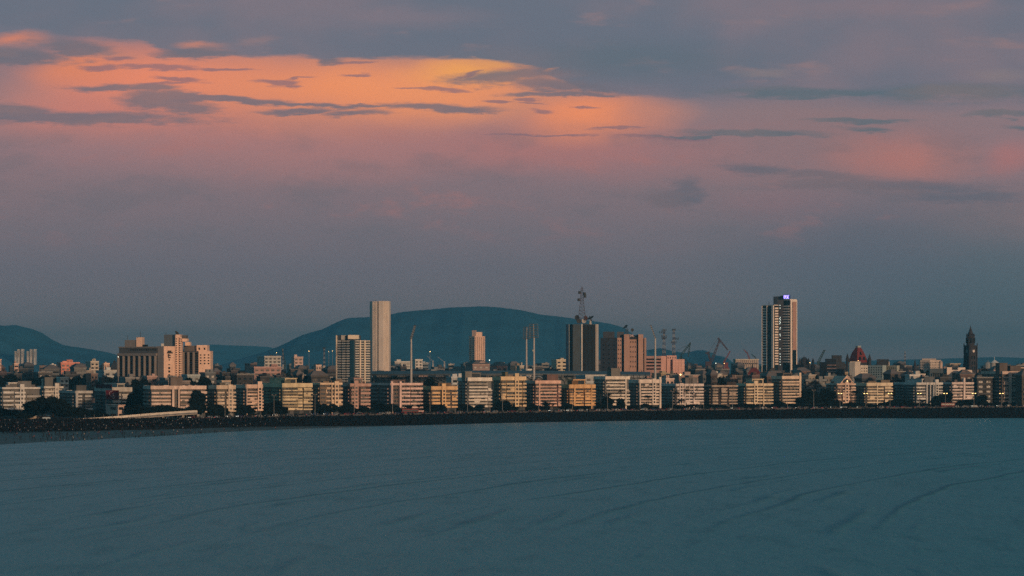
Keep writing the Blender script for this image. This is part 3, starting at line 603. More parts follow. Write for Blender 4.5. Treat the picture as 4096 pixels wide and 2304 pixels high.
def lattice(mb, base, top, w0, w1, n, r, m0=0, m1=None):
    """square lattice mast"""
    base, top = Vector(base), Vector(top)
    def ring(t): c_ = base.lerp(top, t); w = (w0 + (w1 - w0) * t) / 2; return [c_ + Vector((sx_ * w, sy_ * w, 0)) for sx_, sy_ in ((-1, -1), (1, -1), (1, 1), (-1, 1))]
    for i in range(n):
        a, b = ring(i / n), ring((i + 1) / n); mi = m0 if m1 is None or i % 2 == 0 else m1
        for k in range(4):
            mb.bar(a[k], b[k], r, mi); mb.bar(a[k], b[(k + 1) % 4], r * 0.7, mi); mb.bar(a[(k + 1) % 4], b[k], r * 0.7, mi); mb.bar(b[k], b[(k + 1) % 4], r * 0.7, mi)
    return mb
def dish(parent, c_, rad, tilt, rz, m, name='dish'):
    mb = MB(); n, k = 12, 4; vs = []
    for j in range(k + 1):
        q = j / k
        for i in range(n): a = 2 * math.pi * i / n; vs.append((rad * q * math.cos(a), rad * q * math.sin(a), 0.35 * rad * q * q))
    mb.add(vs, [(j * n + i, j * n + (i + 1) % n, (j + 1) * n + (i + 1) % n, (j + 1) * n + i) for j in range(k) for i in range(n)])
    mb.bar((0, 0, 0), (0, 0, rad * 0.8), rad * 0.05); mb.bar((rad * .8, 0, .2 * rad), (0, 0, rad * .8), rad * .03); mb.bar((-rad * .8, 0, .2 * rad), (0, 0, rad * .8), rad * .03)
    mb.cyl(0, 0, -0.5 * rad, -0.02, rad * 0.16, rad * .12, 8)
    o = mb.build(name, m, parent); o.location = c_; o.rotation_euler = (tilt, 0, rz); return o

# --- slim faceted skyscraper
t = T('skyscraper', 'tallest slim pale tower with a dark vertical slot down its face', 1515, 2700)
pale = paint(180, 158, 138, 0.2)
t.mass('wall', [(1479, 10), (1489, 2), (1510, -0.5)], 1205, None, pale, 18); t.mass('wall', [(1514, -1), (1532, -2), (1557, 6)], 1204, None, pale, 18)
t.mass('slot', [(1509, 2.5), (1515, 2)], 1207, None, DARKGLASS, 6)
t.grid('slot_window', (1509.5, 2.4), (1514.5, 1.9), 1215, 1462, 1, 34, pale, 0.8, 0.35, 0.8)
for k in range(1, 4): t.slab('joint_rib', (1489, 2), (1510, -0.5), 1206, None, pale, 0.35, u=(k / 4 - .01, k / 4 + .02)); t.slab('joint_rib', (1532, -2), (1557, 6), 1206, None, pale, 0.35, u=(k / 4 - .01, k / 4 + .02))
mb = MB(); q = t.p((1503, 6)); mb.bar((*q, t.z(1206)), (*q, t.z(1199)), .3); q = t.p((1530, 6)); mb.bar((*q, t.z(1206)), (*q, t.z(1200)), .3); mb.build('aerial', DSTEEL, t.root)

# --- ribbed office block
t = T('office_tower', 'ribbed office block with cream vertical piers left of the tallest pale tower', 1413, 2150)
gw = paint(24, 29, 32, 0.2); cr = paint(210, 178, 138, 0.2)
a0, b0, c0 = (1348, 9), (1418, 0), (1479, 5)
t.mass('wall', [a0, b0, (1435, 1.4)], 1341, None, gw, 14); t.mass('wall', [(1435.4, 1.4), c0], 1362, None, gw, 12)
for i in range(17):
    r0 = 1362 + i * 10; m_ = paint(190, 178, 156, 0.2)
    for (u0, u1) in ((0.02, .24), (.29, .5), (.56, .76)): t.slab('floor_band', a0, b0, r0, r0 + 4, m_, 0.5, u=(u0, u1))
    t.slab('floor_band', b0, c0, r0, r0 + 3, m_, 0.6, u=(.04, .32)); t.slab('floor_band', b0, c0, r0, r0 + 3, m_, 0.6, u=(.4, .6)); t.slab('floor_band', b0, c0, r0, r0 + 3.4, m_, 0.6, u=(.7, 1))
for u0, u1 in ((.245, .275), (.515, .545)): t.slab('recess', a0, b0, 1342, None, DK, 0.3, u=(u0, u1))
t.slab('glass_strip', a0, b0, 1362, None, BLUEGLASS, 0.9, u=(.80, .98))
for u0, u1 in ((.3, .38), (.6, .68)): t.slab('pier', b0, c0, 1361, None, cr, 1.4, u=(u0, u1))
t.slab('pier', a0, b0, 1341, None, cr, 1.0, u=(-.02, .01))
t.slab('roof_panel', a0, b0, 1341, 1359, cr, 0.9, u=(.28, .5)); t.mass('roof_panel', [(1392, -0.6), (1433, 0.2)], 1340, 1356, cr, 2)

# --- dark telecom tower
t = T('telecom_tower', 'dark grey tower block topped by a tall lattice aerial and dishes', 2328, 2350)
gy = paint(28, 33, 35, 0.25); lg = paint(176, 164, 146, 0.2)
t.mass('wall', [(2281, 4), (2292, 0), (2320, -2), (2327, -1.6)], 1297, None, gy, 16); t.mass('ribbed_wall', [(2327.1, -1.6), (2381, 2), (2386, 6)], 1297, None, DARKGLASS, 16)
t.slab('blue_glass_wall', (2269, 10), (2281, 3.6), 1297, None, BLUEGLASS, 1.2); t.slab('dark_glass_wall', (2281.4, 3.6), (2291.6, .2), 1297, None, DARKGLASS, .6)
t.slab('fin', (2322, -2), (2326, -1.6), 1296, None, lg, 1.6); t.slab('fin', (2382, 2.1), (2388, 6), 1297, None, paint(140, 130, 118, .2), 1.2)
for i in range(19): t.slab('dark_rib', (2328, -1.4), (2380.5, 1.9), 1298, None, paint(7, 9, 11, .2) if i % 3 else DK, .9 + .5 * (i % 2), u=(i / 19 + .004, (i + .8) / 19))
mb = MB(); q = Vector((*t.p((2328, 8)), t.z(1297))); w = 52 / F * t.D
lattice(mb, q, q + Vector((0, 0, t.z(1212) - t.z(1297))), 6.8, 2.9, 6, .15, 0, 1); lattice(mb, q + Vector((0, 0, t.z(1212) - t.z(1297))), q + Vector((0, 0, t.z(1150) - t.z(1297))), 2.7, 1.3, 6, .17, 0, 1)
mb.bar(q + Vector((0, 0, t.z(1150) - t.z(1297))), q + Vector((0, 0, t.z(1143) - t.z(1297))), .2)
for k, (dx, rw) in enumerate(((-2.6, 1204), (2.0, 1180), (-2.0, 1175), (2.4, 1190))): mb.cyl(q.x + dx, q.y - 2, t.z(rw), t.z(rw) + 2.2, 1.0, 1.0, 8, 0)
am = mb.build('lattice_aerial', [DSTEEL, DREDST], t.root)
for (px_, rw, rad, tl, rz_, m_) in ((2309, 1270, 2.0, R(80), R(-30), DSTEEL), (2314, 1283, 2.0, R(85), R(20), DSTEEL), (2341, 1272, 2.0, R(75), R(40), DREDST), (2336, 1284, 1.8, R(80), R(0), WHST)): dish(am, Vector((*t.p((px_, 5)), t.z(rw))), rad, tl, rz_, m_)
mb = MB(); q = Vector((*t.p((2361, 6)), t.z(1297))); mb.cyl(q.x, q.y, q.z, q.z + 2.6, 1.1, .8, 8); mb.bar(q + Vector((0, 0, 2.6)), q + Vector((.6, 0, 4)), .5); ds = mb.build('dish_stand', WHST, t.root)
dish(ds, Vector((*t.p((2363, 5)), t.z(1275))), 3.1, R(28), R(-60), DSTEEL)

# --- brown brick telephone exchange
t = T('telephone_exchange', 'brown brick block with roof letters SNL right of the dark tower', 2490, 2450)
br = paint(112, 72, 58, 0.2); bd = paint(22, 22, 24, 0.2)  # bd and DK walls carry the shade of the side and recesses
t.mass('wall', [(2402, 14), (2469, 2)], 1351, None, bd, 14); t.mass('wall', [(2469.4, 2), (2487, 3.4)], 1351, None, br, 12)
t.mass('wall', [(2488, 7), (2496, 7)], 1352, None, bd, 8); t.mass('wall', [(2496.3, 0), (2518, 1.6)], 1337, None, br, 14)
t.mass('wall', [(2518.3, 2.4), (2546, 4)], 1351, None, br, 12); t.mass('wall', [(2546.3, 8), (2553, 8)], 1338, None, DK, 8)
t.mass('wall', [(2553.3, 2), (2573, 3.6)], 1337, None, br, 14); t.mass('wall', [(2573.3, 9), (2577, 9)], 1352, None, DK, 8); t.mass('wall', [(2577.2, 5), (2585, 7.5)], 1351, None, br, 10)
t.grid('window', (2469.4, 2), (2487, 3.4), 1354, 1478, 2, 7, DK, .38, .3); t.grid('window', (2518.3, 2.4), (2546, 4), 1358, 1476, 3, 6, DK, .34, .34); t.grid('window', (2404, 13.6), (2469, 2), 1372, 1478, 3, 6, DK, .22, .25)
t.slab('parapet', (2518, 2.2), (2546, 3.8), 1348, 1357, DK, .5); t.mass('plant_room', [(2412, 12), (2458, 8)], 1326, 1351, bd, 10); t.mass('plant_room', [(2468, 5), (2495, 6)], 1327, 1351, bd, 8); t.mass('plant_room', [(2520, 8), (2556, 9)], 1341, 1351, bd, 8)
SIGN = mat('roof_letter_paint', (0.62, 0.48, 0.47), 0.8, 0)
def seg_text(t_, word, pa, pb, ya, yb, d, m_, r, name, parent=None):
    S_ = {'S': [(1, 1, 0, 1), (0, 1, 0, .5), (0, .5, 1, .5), (1, .5, 1, 0), (1, 0, 0, 0)], 'N': [(0, 0, 0, 1), (0, 1, 1, 0), (1, 0, 1, 1)], 'L': [(0, 1, 0, 0), (0, 0, 1, 0)],
          'E': [(0, 0, 0, 1), (0, 1, 1, 1), (0, .5, .8, .5), (0, 0, 1, 0)], 'B': [(0, 0, 0, 1), (0, 1, .8, 1), (.8, 1, 1, .75), (1, .75, .8, .5), (0, .5, .8, .5), (.8, .5, 1, .25), (1, .25, .8, 0), (.8, 0, 0, 0)]}
    n_ = len(word)
    for i, ch in enumerate(word):
        mb = MB(); u0 = pa + (pb - pa) * (i + .1) / n_; uw = (pb - pa) * .72 / n_
        P2 = lambda x, y: Vector((*t_.p((u0 + uw * x, d)), t_.z(yb + (ya - yb) * y, d)))
        for x0_, y0_, x1_, y1_ in S_[ch]: mb.bar(P2(x0_, y0_), P2(x1_, y1_), r)
        mb.build(name, m_, parent or t_.root)
seg_text(t, 'SNL', 2518, 2538, 1338, 1346.5, 1.0, SIGN, .24, 'roof_letter')
mb = MB(); q = Vector((*t.p((2507, 6)), t.z(1337))); lattice(mb, q, q + Vector((0, 0, 4.6)), 2.4, 1.8, 3, .16); la = mb.build('dish_frame', DSTEEL, t.root)
dish(la, q + Vector((-.5, -1, 6)), 1.9, R(50), R(-50), DSTEEL); dish(la, q + Vector((-2.2, -1, 5.2)), 1.0, R(60), R(-70), DSTEEL)
mb = MB(); q = Vector((*t.p((2528, 9)), t.z(1341))); mb.bar(q, q + Vector((0, 0, 3.4)), .2); ds = mb.build('dish_frame', DSTEEL, t.root); dish(ds, q + Vector((0, -.4, 4.4)), 1.4, R(88), R(25), DSTEEL)

# --- twin slab stock tower with lit letters
t = T('stock_tower', 'tall twin-slab tower with blue lit BSE letters on top', 3118, 2900)
wh = paint(214, 186, 160, 0.2); whd = paint(186, 174, 158, 0.2)  # whd: the white dimmed in colour for faces turned from the sun
A1, B1, C1 = (3049, 14), (3096, 0), (3112, 3)
t.mass('wall', [A1, B1, C1], 1222, None, DARKGLASS, 10); t.mass('roof_slab', [(3048, 14.2), (3096, -.8), (3113, 2.6)], 1219, 1222, wh, 11)
t.mass('core', [(3096, 10), (3110, 7), (3130, 5)], 1185, None, paint(22, 22, 25, .2), 12); t.mass('core', [(3122, 8), (3134, 7)], 1182, 1230, paint(22, 22, 25, .2), 10)
A2, B2, C2 = (3129, 9), (3160, 0), (3186, 5)
t.mass('wall', [A2, B2, C2], 1201, None, DARKGLASS, 12); t.mass('roof_slab', [(3128.5, 9.2), (3160, -.8), (3187, 4.8)], 1197, 1201, wh, 13)
n_ = 22
for i in range(n_):
    r0 = 1232 + i * 10.6
    t.slab('floor_band', A1, B1, r0, r0 + 5, whd, .5, u=(.02, .38)); t.slab('floor_band', B1, C1, r0 - 2, r0 + 4.2, wh, .6, u=(.15, .98)); t.slab('floor_band', A2, B2, r0 - 10, r0 - 4.6, whd, .5, u=(.04, .9))
t.slab('frame_post', A1, B1, 1222, None, whd, .9, u=(.4, .45)); t.slab('glass_wall', A1, B1, 1228, None, DARKGLASS, .7, u=(.455, .84)); t.slab('frame_post', A1, B1, 1222, None, wh, 1.0, u=(.845, 1)); t.slab('frame_post', A1, B1, 1222, None, whd, .8, u=(0, .015))
t.slab('frame_post', B2, C2, 1201, None, wh, 1.0, u=(0, .24)); t.slab('dark_slot', B2, C2, 1207, None, DK, .3, u=(.26, .36)); t.slab('mosaic_panel', B2, C2, 1207, 1400, paint(120, 74, 60, .3), .6, u=(.37, .87)); t.slab('glass_panel', B2, C2, 1400, None, DARKGLASS, .6, u=(.37, .87))
t.slab('frame_post', B2, C2, 1201, None, wh, 1.0, u=(.89, 1)); t.slab('frame_post', B2, C2, 1200, 1207, wh, 1.02, u=(0.25, .88))
for rw, px_ in zip([1220, 1231, 1268, 1273, 1278, 1284, 1289, 1294, 1310, 1315, 1336, 1342, 1357, 1394, 1415, 1426, 1436, 1447, 1458], [0, 0, 1, -1, 1, -1, 1, -1, 1, 0, 0, 1, 0, 0, 0, 1, 0, 0, 1]):
    t.slab('lit_window', (3119 + px_, 6.0), (3121.5 + px_, 5.8), rw, rw + 1.8, LAMPD, .3)
sg = t.slab('sign_board', (3134, -.5), (3161, -.5), 1179.5, 1195, mat('sign_back_blue', (0.004, 0.014, 0.12), .6, 0, emit=.5), .5)
seg_text(t, 'BSE', 3135.5, 3157.5, 1182, 1193, -1.3, mat('blue_led', (0.35, 0.28, 1.0), .5, 0, emit=3.4), .3, 'lit_letter', sg)
mb = MB(); q = t.p((3076, 8)); mb.bar((*q, t.z(1220)), (*q, t.z(1207)), .35); q = t.p((3175, 9)); mb.bar((*q, t.z(1198)), (*q, t.z(1187)), .2); mb.build('aerial', DSTEEL, t.root)

# --- fin walled hotel on the left
t = T('slab_hotel', 'long fin-walled hotel slab with a patterned lit end wall on the left', 655, 2050, cat='hotel')
hb = paint(66, 60, 56, .25); hl = paint(206, 142, 108, .2); hd = paint(28, 29, 30, .25)  # light put into the colours: hl for lit ends, hd for dim faces
L0, L1, L2 = (476, 25), (654, 0), (698, 4)
t.mass('wall', [L0, (630, 3.4)], 1388, None, hd, 14); t.mass('wall', [(630.3, 3), L1, (698, 4)], 1385, None, hb, 14); t.slab('end_wall', L1, L2, 1385, None, hl, .5)
t.slab('cornice', L0, (630, 3.4), 1413, 1423, hb, 1.8); t.slab('cornice', L0, (630, 3.4), 1386, 1391, hb, .8)
for k in range(8): t.slab('fin', L0, (630, 3.4), 1423, 1506, hb, 2.0, u=(k * .137 - .0, k * .137 + .016))
for i in range(9):
    for k in range(7):
        t.slab('window', L0, (630, 3.4), 1426 + i * 9, 1430.5 + i * 9, DK, .15, u=(k * .137 + .04, k * .137 + .12))
for k in range(12): t.slab('attic_window', L0, (630, 3.4), 1397, 1401.5, DK, .15, u=(.3 + k * .057, .335 + k * .057))
for rw in (1457, 1468, 1482, 1497): t.slab('end_window', L1, L2, rw, rw + (3.5 if rw == 1457 else 8), DK, .62, u=(.4, .58))
mural = mat('mural_paint', (0.06, 0.055, 0.05), .9, .5, .6)
mb = MB()
for (u0, u1, ra, rb) in ((.34, .7, 1402, 1408), (.28, .8, 1408, 1414), (.36, .5, 1416, 1424), (.5, .62, 1419, 1424), (.38, .62, 1428, 1433), (.36, .46, 1424, 1428), (.44, .56, 1437, 1442)): t.slab('', L1, L2, ra, rb, None, .6, mb=mb, u=(u0, u1))
mb.build('painted_pattern', mural, t.root)
t.mass('roof_tower', [(656, 12), (697, 6)], 1338, 1386, paint(60, 62, 62, .3), 10)
t.mass('balcony_tower', [(699, 3.6), (702, 2.8), (721, 5)], 1338, None, hl, 12)
for i in range(19): t.slab('balcony', (702, 2.8), (721, 5), 1349 + i * 9, 1353.5 + i * 9, hl, 1.3, u=(.62, 1.1)); t.slab('balcony_opening', (702, 2.8), (721, 5), 1353.6 + i * 9, 1357.5 + i * 9, DK, .12, u=(.05, .3)); t.slab('balcony_opening', (702, 2.8), (721, 5), 1353.6 + i * 9, 1357.5 + i * 9, DK, .12, u=(.7, .98))
R0, R1, R2 = (722, 22), (794, 12), (842, 16)
t.mass('wall', [R0, R1], 1404, None, hd, 10); t.mass('wall', [(735, 22), (786, 15)], 1382, 1404, hb, 8); t.mass('wall', [(794.3, 12), R2], 1404, None, hl, 12); t.mass('wall', [(786.5, 13), (829, 15)], 1380, 1404, hl, 10)
for u0 in (.2, .46, .76): t.slab('fin', R0, R1, 1408, None, hb, 1.8, u=(u0, u0 + .04))
for i in range(9):
    for u0 in (.02, .26, .52, .82): t.slab('window', R0, R1, 1412 + i * 9, 1417 + i * 9, DK, .15, u=(u0, u0 + .16))
t.grid('end_window', (794.3, 12), R2, 1414, 1460, 3, 4, DK, .4, .45); t.grid('end_window', (786.5, 13), (829, 15), 1389, 1400, 2, 1, DK, .3, .8)
t.mass('plant_room', [(499, 26), (545, 21)], 1359, 1388, hb, 9); t.mass('plant_room', [(545.3, 20), (568, 19)], 1348, 1388, hl, 9); t.mass('plant_room', [(570, 20), (585, 19)], 1378, 1388, DK, 5)
t.mass('roof_hut', [(645, 12), (660, 12)], 1374, 1385, paint(180, 170, 150), 5); t.mass('roof_hut', [(722, 12), (745, 12)], 1340, 1360, hd, 6); t.mass('roof_hut', [(728, 9), (749, 10)], 1354, 1366, hl, 5); t.mass('roof_hut', [(741, 14), (759, 15)], 1368, 1382, hl, 5)
mb = MB()
for (px_, ra, rb) in ((511, 1359, 1340), (562, 1348, 1326), (664, 1338, 1328), (706, 1338, 1322)): q = t.p((px_, 15)); mb.bar((*q, t.z(ra)), (*q, t.z(rb)), .2)
mb.build('aerial', DSTEEL, t.root); dish(t.root, Vector((*t.p((706, 14)), t.z(1333))), 1.8, R(50), R(60), DSTEEL)

# --- small pink tower in the middle
t = T('apartment_tower', 'single pinkish tower standing alone in front of the broad hill', 1905, 2800)
pk = paint(196, 136, 108, .2)
t.mass('wall', [(1876, 9), (1899, 0), (1938, 5)], 1345, None, pk, 10); t.mass('roof_room', [(1888, 5), (1903, 2)], 1321, 1345, pk, 6); t.mass('roof_room', [(1903.3, 2), (1927, 4)], 1328, 1345, pk, 6)
t.grid('window', (1899, 0), (1938, 5), 1348, 1452, 5, 13, DK, .34, .5); t.grid('side_window', (1876, 9), (1899, 0), 1350, 1452, 2, 12, DK, .3, .4)

# --- low pink factory-like block
t = T('pink_block', 'low pink block with dark window strips behind the mast at its left end', 2660, 2500)
pb = paint(168, 102, 88, .2)
t.mass('wall', [(2584, 5), (2645, 0), (2666, 2)], 1424, None, pb, 14); t.mass('wall', [(2667, 1), (2706, 4)], 1422, None, pb, 12); t.mass('wall', [(2691, -1), (2738, 3)], 1437, None, pb, 12)
for r0 in (1434, 1447, 1460, 1473): t.slab('window_strip', (2584, 5), (2645, 0), r0, r0 + 6, DK, .2, u=(.02, .98))
t.grid('window', (2667, 1), (2706, 4), 1426, 1436, 4, 1, DK, .3, .6)
for u0 in (.25, .5, .75): t.slab('pilaster', (2691, -1), (2738, 3), 1438, None, paint(200, 130, 112, .2), .4, u=(u0, u0 + .03))
for r0 in (1447, 1459, 1471): t.slab('string_course', (2691, -1), (2738, 3), r0, r0 + 1.5, paint(200, 130, 112, .2), .35)

# --- clock tower
t = T('clock_tower', 'dark gothic clock tower with spire and pale clock face', 3882, 2500)
st = paint(13, 13, 15, .35); cx_, cy_ = t.p((3882, 5)); sc = t.D / F
def oct_(name, half, ya, yb, top=None, m_=st, n=8, parent=None):
    mb = MB(); mb.cyl(cx_, cy_, t.z(yb) if yb else 0, t.z(ya), half * sc, (half if top is None else top) * sc, n); return mb.build(name, m_, parent or t.root)
q0, q1, q2 = (3857, 6), (3879, -1), (3908, 3.5)
t.mass('shaft', [q0, q1, q2], 1386, None, st, 4); t.mass('gallery', [(3855, 6.6), (3879, -1.8), (3910, 3.4)], 1381, 1386, st, 5)
for (qa, qb, nm) in ((q0, q1, 'l'), (q1, q2, 'r')):
    for u0 in (0, .9): t.slab('buttress', qa, qb, 1384, None, st, .7, u=(u0, u0 + .1))
    for i, rw in enumerate((1424, 1446, 1466)): t.slab('lancet_window', qa, qb, rw, rw + 13, DK, .12, u=(.25, .42)); t.slab('lancet_window', qa, qb, rw, rw + 13, DK, .12, u=(.58, .75))
    a, b = Vector(t.p(qa)), Vector(t.p(qb)); mid = (a + b) / 2; d = (b - a).normalized(); nn = Vector((d.y, -d.x))
    mb = MB(); n8 = 16; rr_ = 5.6 * sc
    ring = [(mid.x + nn.x * .45 + d.x * rr_ * math.cos(2 * math.pi * i / n8), mid.y + nn.y * .45 + d.y * rr_ * math.cos(2 * math.pi * i / n8), t.z(1404) + rr_ * math.sin(2 * math.pi * i / n8)) for i in range(n8)]
    bk = [(x - nn.x * .5, y - nn.y * .5, z) for x, y, z in ring]; mb.add(ring + bk, [tuple(range(n8))] + [(i, (i + 1) % n8, n8 + (i + 1) % n8, n8 + i) for i in range(n8)])
    fc = mb.build('clock_face', paint(196, 176, 160, .1) if nm == 'r' else paint(90, 92, 90, .1), t.root)  # left dial coloured darker, as the shaded copy of the right one
    mb = MB(); c3 = Vector((mid.x + nn.x * .52, mid.y + nn.y * .52, t.z(1404))); mb.bar(c3, c3 + Vector((0, 0, rr_ * .75)), .09); mb.bar(c3, c3 + Vector((d.x, d.y, -.5)) * rr_ * .5, .11); mb.build('clock_hands', DK, fc)
oct_('belfry', 16.5, 1345, 1381); oct_('spire', 14.5, 1310, 1345, 2.0); oct_('finial', 2.0, 1299, 1310, .4, n=6)
mb = MB()
for i in range(8):
    a = 2 * math.pi * (i + .5) / 8; x, y = cx_ + 15.5 * sc * math.cos(a), cy_ + 15.5 * sc * math.sin(a); mb.cyl(x, y, t.z(1372), t.z(1340), .42, .36, 6); mb.cyl(x, y, t.z(1340), t.z(1333), .5, .02, 6)
mb.build('pinnacle_ring', st, t.root)
mb = MB()
for px_, d_ in ((3856, 6), (3879, -1.4), (3909, 3.4)): x, y = t.p((px_, d_)); mb.cyl(x, y, t.z(1384), t.z(1377), .5, .4, 6); mb.cyl(x, y, t.z(1377), t.z(1371), .6, .02, 6)
mb.build('corner_pinnacles', st, t.root)
for i in range(8):
    a = 2 * math.pi * i / 8; mb = MB(); x, y = cx_ + 15.4 * sc * math.cos(a), cy_ + 15.4 * sc * math.sin(a); mb.cyl(x, y, t.z(1372), t.z(1352), .75, .75, 6); mb.build('belfry_opening', DK, t.root)

# --- court-like building with the steep red roof
t = T('red_roofed_hall', 'dark hall with a steep truncated maroon roof between two pointed turrets', 3434, 2600)
rd = mat('maroon_roof_tiles', (0.20, 0.042, 0.036), .9, .35, .5)
t.mass('wall', [(3390, 10), (3428, 0), (3474, 5)], 1450, None, st, 8)
def frus(pts0, pts1, r0, r1): a = [t.p(q) for q in pts0]; b = [t.p(q) for q in pts1]; return MB().prism(a, t.z(r0), t.z(r1), 0, b)
base = [(3392, 10), (3428, 0), (3474, 5), (3440, 18)]; midp = [(3407, 9), (3429, 3), (3457, 6), (3437, 14)]; tp = [(3422, 8.4), (3431, 6), (3444, 7.4), (3436, 10)]
rf = frus(base, midp, 1450, 1412).build('roof', rd, t.root); frus(midp, tp, 1412, 1390).build('upper_roof', rd, rf); frus(tp, tp, 1390, 1383).build('roof_cap', paint(90, 96, 94), rf)
for (px_, d_, rw) in ((3443, 4.2, 1412), (3442, 1.5, 1432), (3458, 3.2, 1432)):
    mb = MB(); x, y = t.p((px_, d_)); hz_ = t.z(rw); mb.add([(x - 1.1, y - 1, hz_ - 1.6), (x + 1.1, y - 1, hz_ - 1.6), (x, y - 1, hz_ + 1.2), (x - 1.1, y + 2, hz_ - 1.6), (x + 1.1, y + 2, hz_ - 1.6), (x, y + 2, hz_ + 1.2)], [(0, 1, 2), (5, 4, 3), (0, 2, 5, 3), (2, 1, 4, 5), (0, 3, 4, 1)]); mb.build('dormer', DK, rf)
for px_, rw in ((3390, 1413), (3478, 1415)): mb = MB(); x, y = t.p((px_, 4)); mb.cyl(x, y, 0, t.z(1440), 1.5, 1.5, 8); mb.cyl(x, y, t.z(1440), t.z(rw), 1.9, .05, 8); mb.build('turret', st, t.root)

# --- crested dark domes of the old terminus
t = T('domed_terminus', 'dark domed old building right of the twin-slab tower', 3218, 2700)
t.mass('wall', [(3184, 8), (3216, 0), (3262, 5)], 1458, None, st, 14)
x, y = t.p((3217, 6)); mb = MB(); mb.cyl(x, y, t.z(1458), t.z(1443), 3.2, 3.2, 12); mb.dome(x, y, t.z(1443), 3.2, 3.4); mb.bar((x, y, t.z(1428)), (x, y, t.z(1422)), .2); mb.build('dome', st, t.root)
for px_ in (3199, 3234, 3252): x, y = t.p((px_, 2)); mb = MB(); mb.cyl(x, y, t.z(1458), t.z(1446), 1.0, 1.0, 8); mb.cyl(x, y, t.z(1446), t.z(1431), 1.3, .05, 8); mb.build('turret', st, t.root)
t.grid('window', (3216, 0), (3262, 5), 1462, 1484, 7, 2, DK, .4, .6)

# --- black stepped modern block
t = T('office_block', 'black stepped office block with pale broken window lines', 3335, 2300)
bk_ = paint(12, 13, 15, .3)
t.mass('wall', [(3281, 8), (3304, 4)], 1448, None, bk_, 10); t.mass('wall', [(3304.3, 5), (3345, 0), (3352, 1)], 1435, None, bk_, 12); t.mass('wall', [(3330, 6), (3367, 7)], 1421, None, bk_, 10); t.mass('wall', [(3352.3, 2), (3380, 4)], 1449, None, bk_, 10)
for rw in (1459, 1472, 1485, 1497): t.slab('pale_band', (3304.3, 5), (3345, 0), rw, rw + 3, paint(150, 100, 84, .5), .4, u=(.1, .98))
# --- white housing blocks
def slabblock(name, label, px, D, faces, top, wm, wins, cat='building', back=12, extra=()):
    t = T(name, label, px, D, cat); t.mass('wall', faces, top, None, wm, back)
    for (a, b, ya, yb, c_, r_) in wins: t.grid('window', a, b, ya, yb, c_, r_, DK, .38, .45, each=c_ * r_ <= 40)
    for (pts, ya, yb, m_) in extra: t.mass('roof_room', pts, ya, yb, m_, 6)
    return t
slabblock('housing_block', 'white housing block just below the steep maroon roof', 3430, 2250, [(3397, 3), (3420, 0), (3441, 1)], 1448, paint(176, 160, 138), [((3400, 3), (3441, 1), 1466, 1512, 2, 3)], extra=[([(3400, 2), (3443, 1)], 1446, 1450, paint(176, 160, 138))])
slabblock('housing_block', 'off-white housing block with a shaded balcony recess, right of the white block', 3456, 2262, [(3442, 3), (3471, 5)], 1461, paint(160, 150, 132), [((3443, 3), (3471, 5), 1468, 1512, 3, 4)])
slabblock('housing_block', 'long teal-grey housing block with balcony recesses behind the cream-yellow house', 3500, 2290, [(3472, 12), (3530, 3), (3545, 5)], 1461, paint(84, 104, 104), [((3472, 12), (3530, 3), 1466, 1512, 6, 5)], extra=[([(3508, 10), (3555, 8)], 1437, 1461, bk_)])
slabblock('housing_block', 'grey-green housing block with a bright edge, left of the dark sloping roof', 3570, 2300, [(3545.5, 10), (3588, 2), (3598, 4)], 1462, paint(116, 122, 104), [((3546, 10), (3588, 2), 1468, 1512, 5, 5)], extra=[([(3518, 6), (3558, 6)], 1447, 1462, paint(170, 150, 130))])
# dark sloping roof, spire
t = T('barn_roofed_hall', 'dark hall with one long sloping roof left of the thin dark spire', 3612, 2400)
t.mass('wall', [(3582, 6), (3640, 0)], 1485, None, bk_, 14)
mb = MB(); a = t.p((3580, 6)); b = t.p((3642, 0)); zz0, zz1 = t.z(1452), t.z(1486); zl = t.z(1500)
mb.add([(a[0], a[1], zl), (b[0], b[1], zl), (b[0], b[1], zz1), (a[0] + 4, a[1], zz0), (a[0], a[1] + 16, zl), (b[0], b[1] + 16, zl), (b[0], b[1] + 16, zz1), (a[0] + 4, a[1] + 16, zz0)], [(0, 1, 2, 3), (7, 6, 5, 4), (3, 2, 6, 7), (0, 3, 7, 4), (1, 5, 6, 2), (0, 4, 5, 1)]); mb.build('roof', bk_, t.root)
def steeple(label, px, D, rtip, rbase, half):
    t = T('church_spire', label, px, D, 'spire'); s_ = D / F
    MB().cyl(0, 3, 0, t.z(rbase), half * s_ * .9, half * s_ * .8, 8).build('tower', st, t.root); MB().cyl(0, 3, t.z(rbase), t.z(rtip), half * s_ * 1.05, .05, 8).build('spire', st, t.root)
    MB().bar((0, 3, t.z(rtip)), (0, 3, t.z(rtip - 4)), .12).build('finial', DSTEEL, t.root)
steeple('thin dark pointed spire right of the long sloping roof', 3662, 2450, 1437, 1478, 9)
# classical building and beige neighbours
slabblock('classical_building', 'beige many-windowed classical building right of the thin dark spire', 3715, 2900, [(3681, 6), (3720, 0), (3764, 4)], 1440, paint(150, 128, 110), [((3681, 6), (3720, 0), 1446, 1474, 6, 3), ((3720, 0), (3764, 4), 1446, 1474, 7, 3)], extra=[([(3688, 6), (3745, 5)], 1434, 1441, paint(120, 104, 92))])
t = T('cupola_tower', 'small beige cupola tower between the classical building and the clock tower', 3765, 2880, 'tower'); x, y = 0, 3
MB().cyl(0, 3, 0, t.z(1452), 1.7, 1.7, 8).build('shaft', paint(176, 132, 104), t.root); MB().dome(0, 3, t.z(1452), 1.8, 2.4).bar((0, 3, t.z(1442)), (0, 3, t.z(1438)), .15).build('cupola', paint(120, 96, 84), t.root)
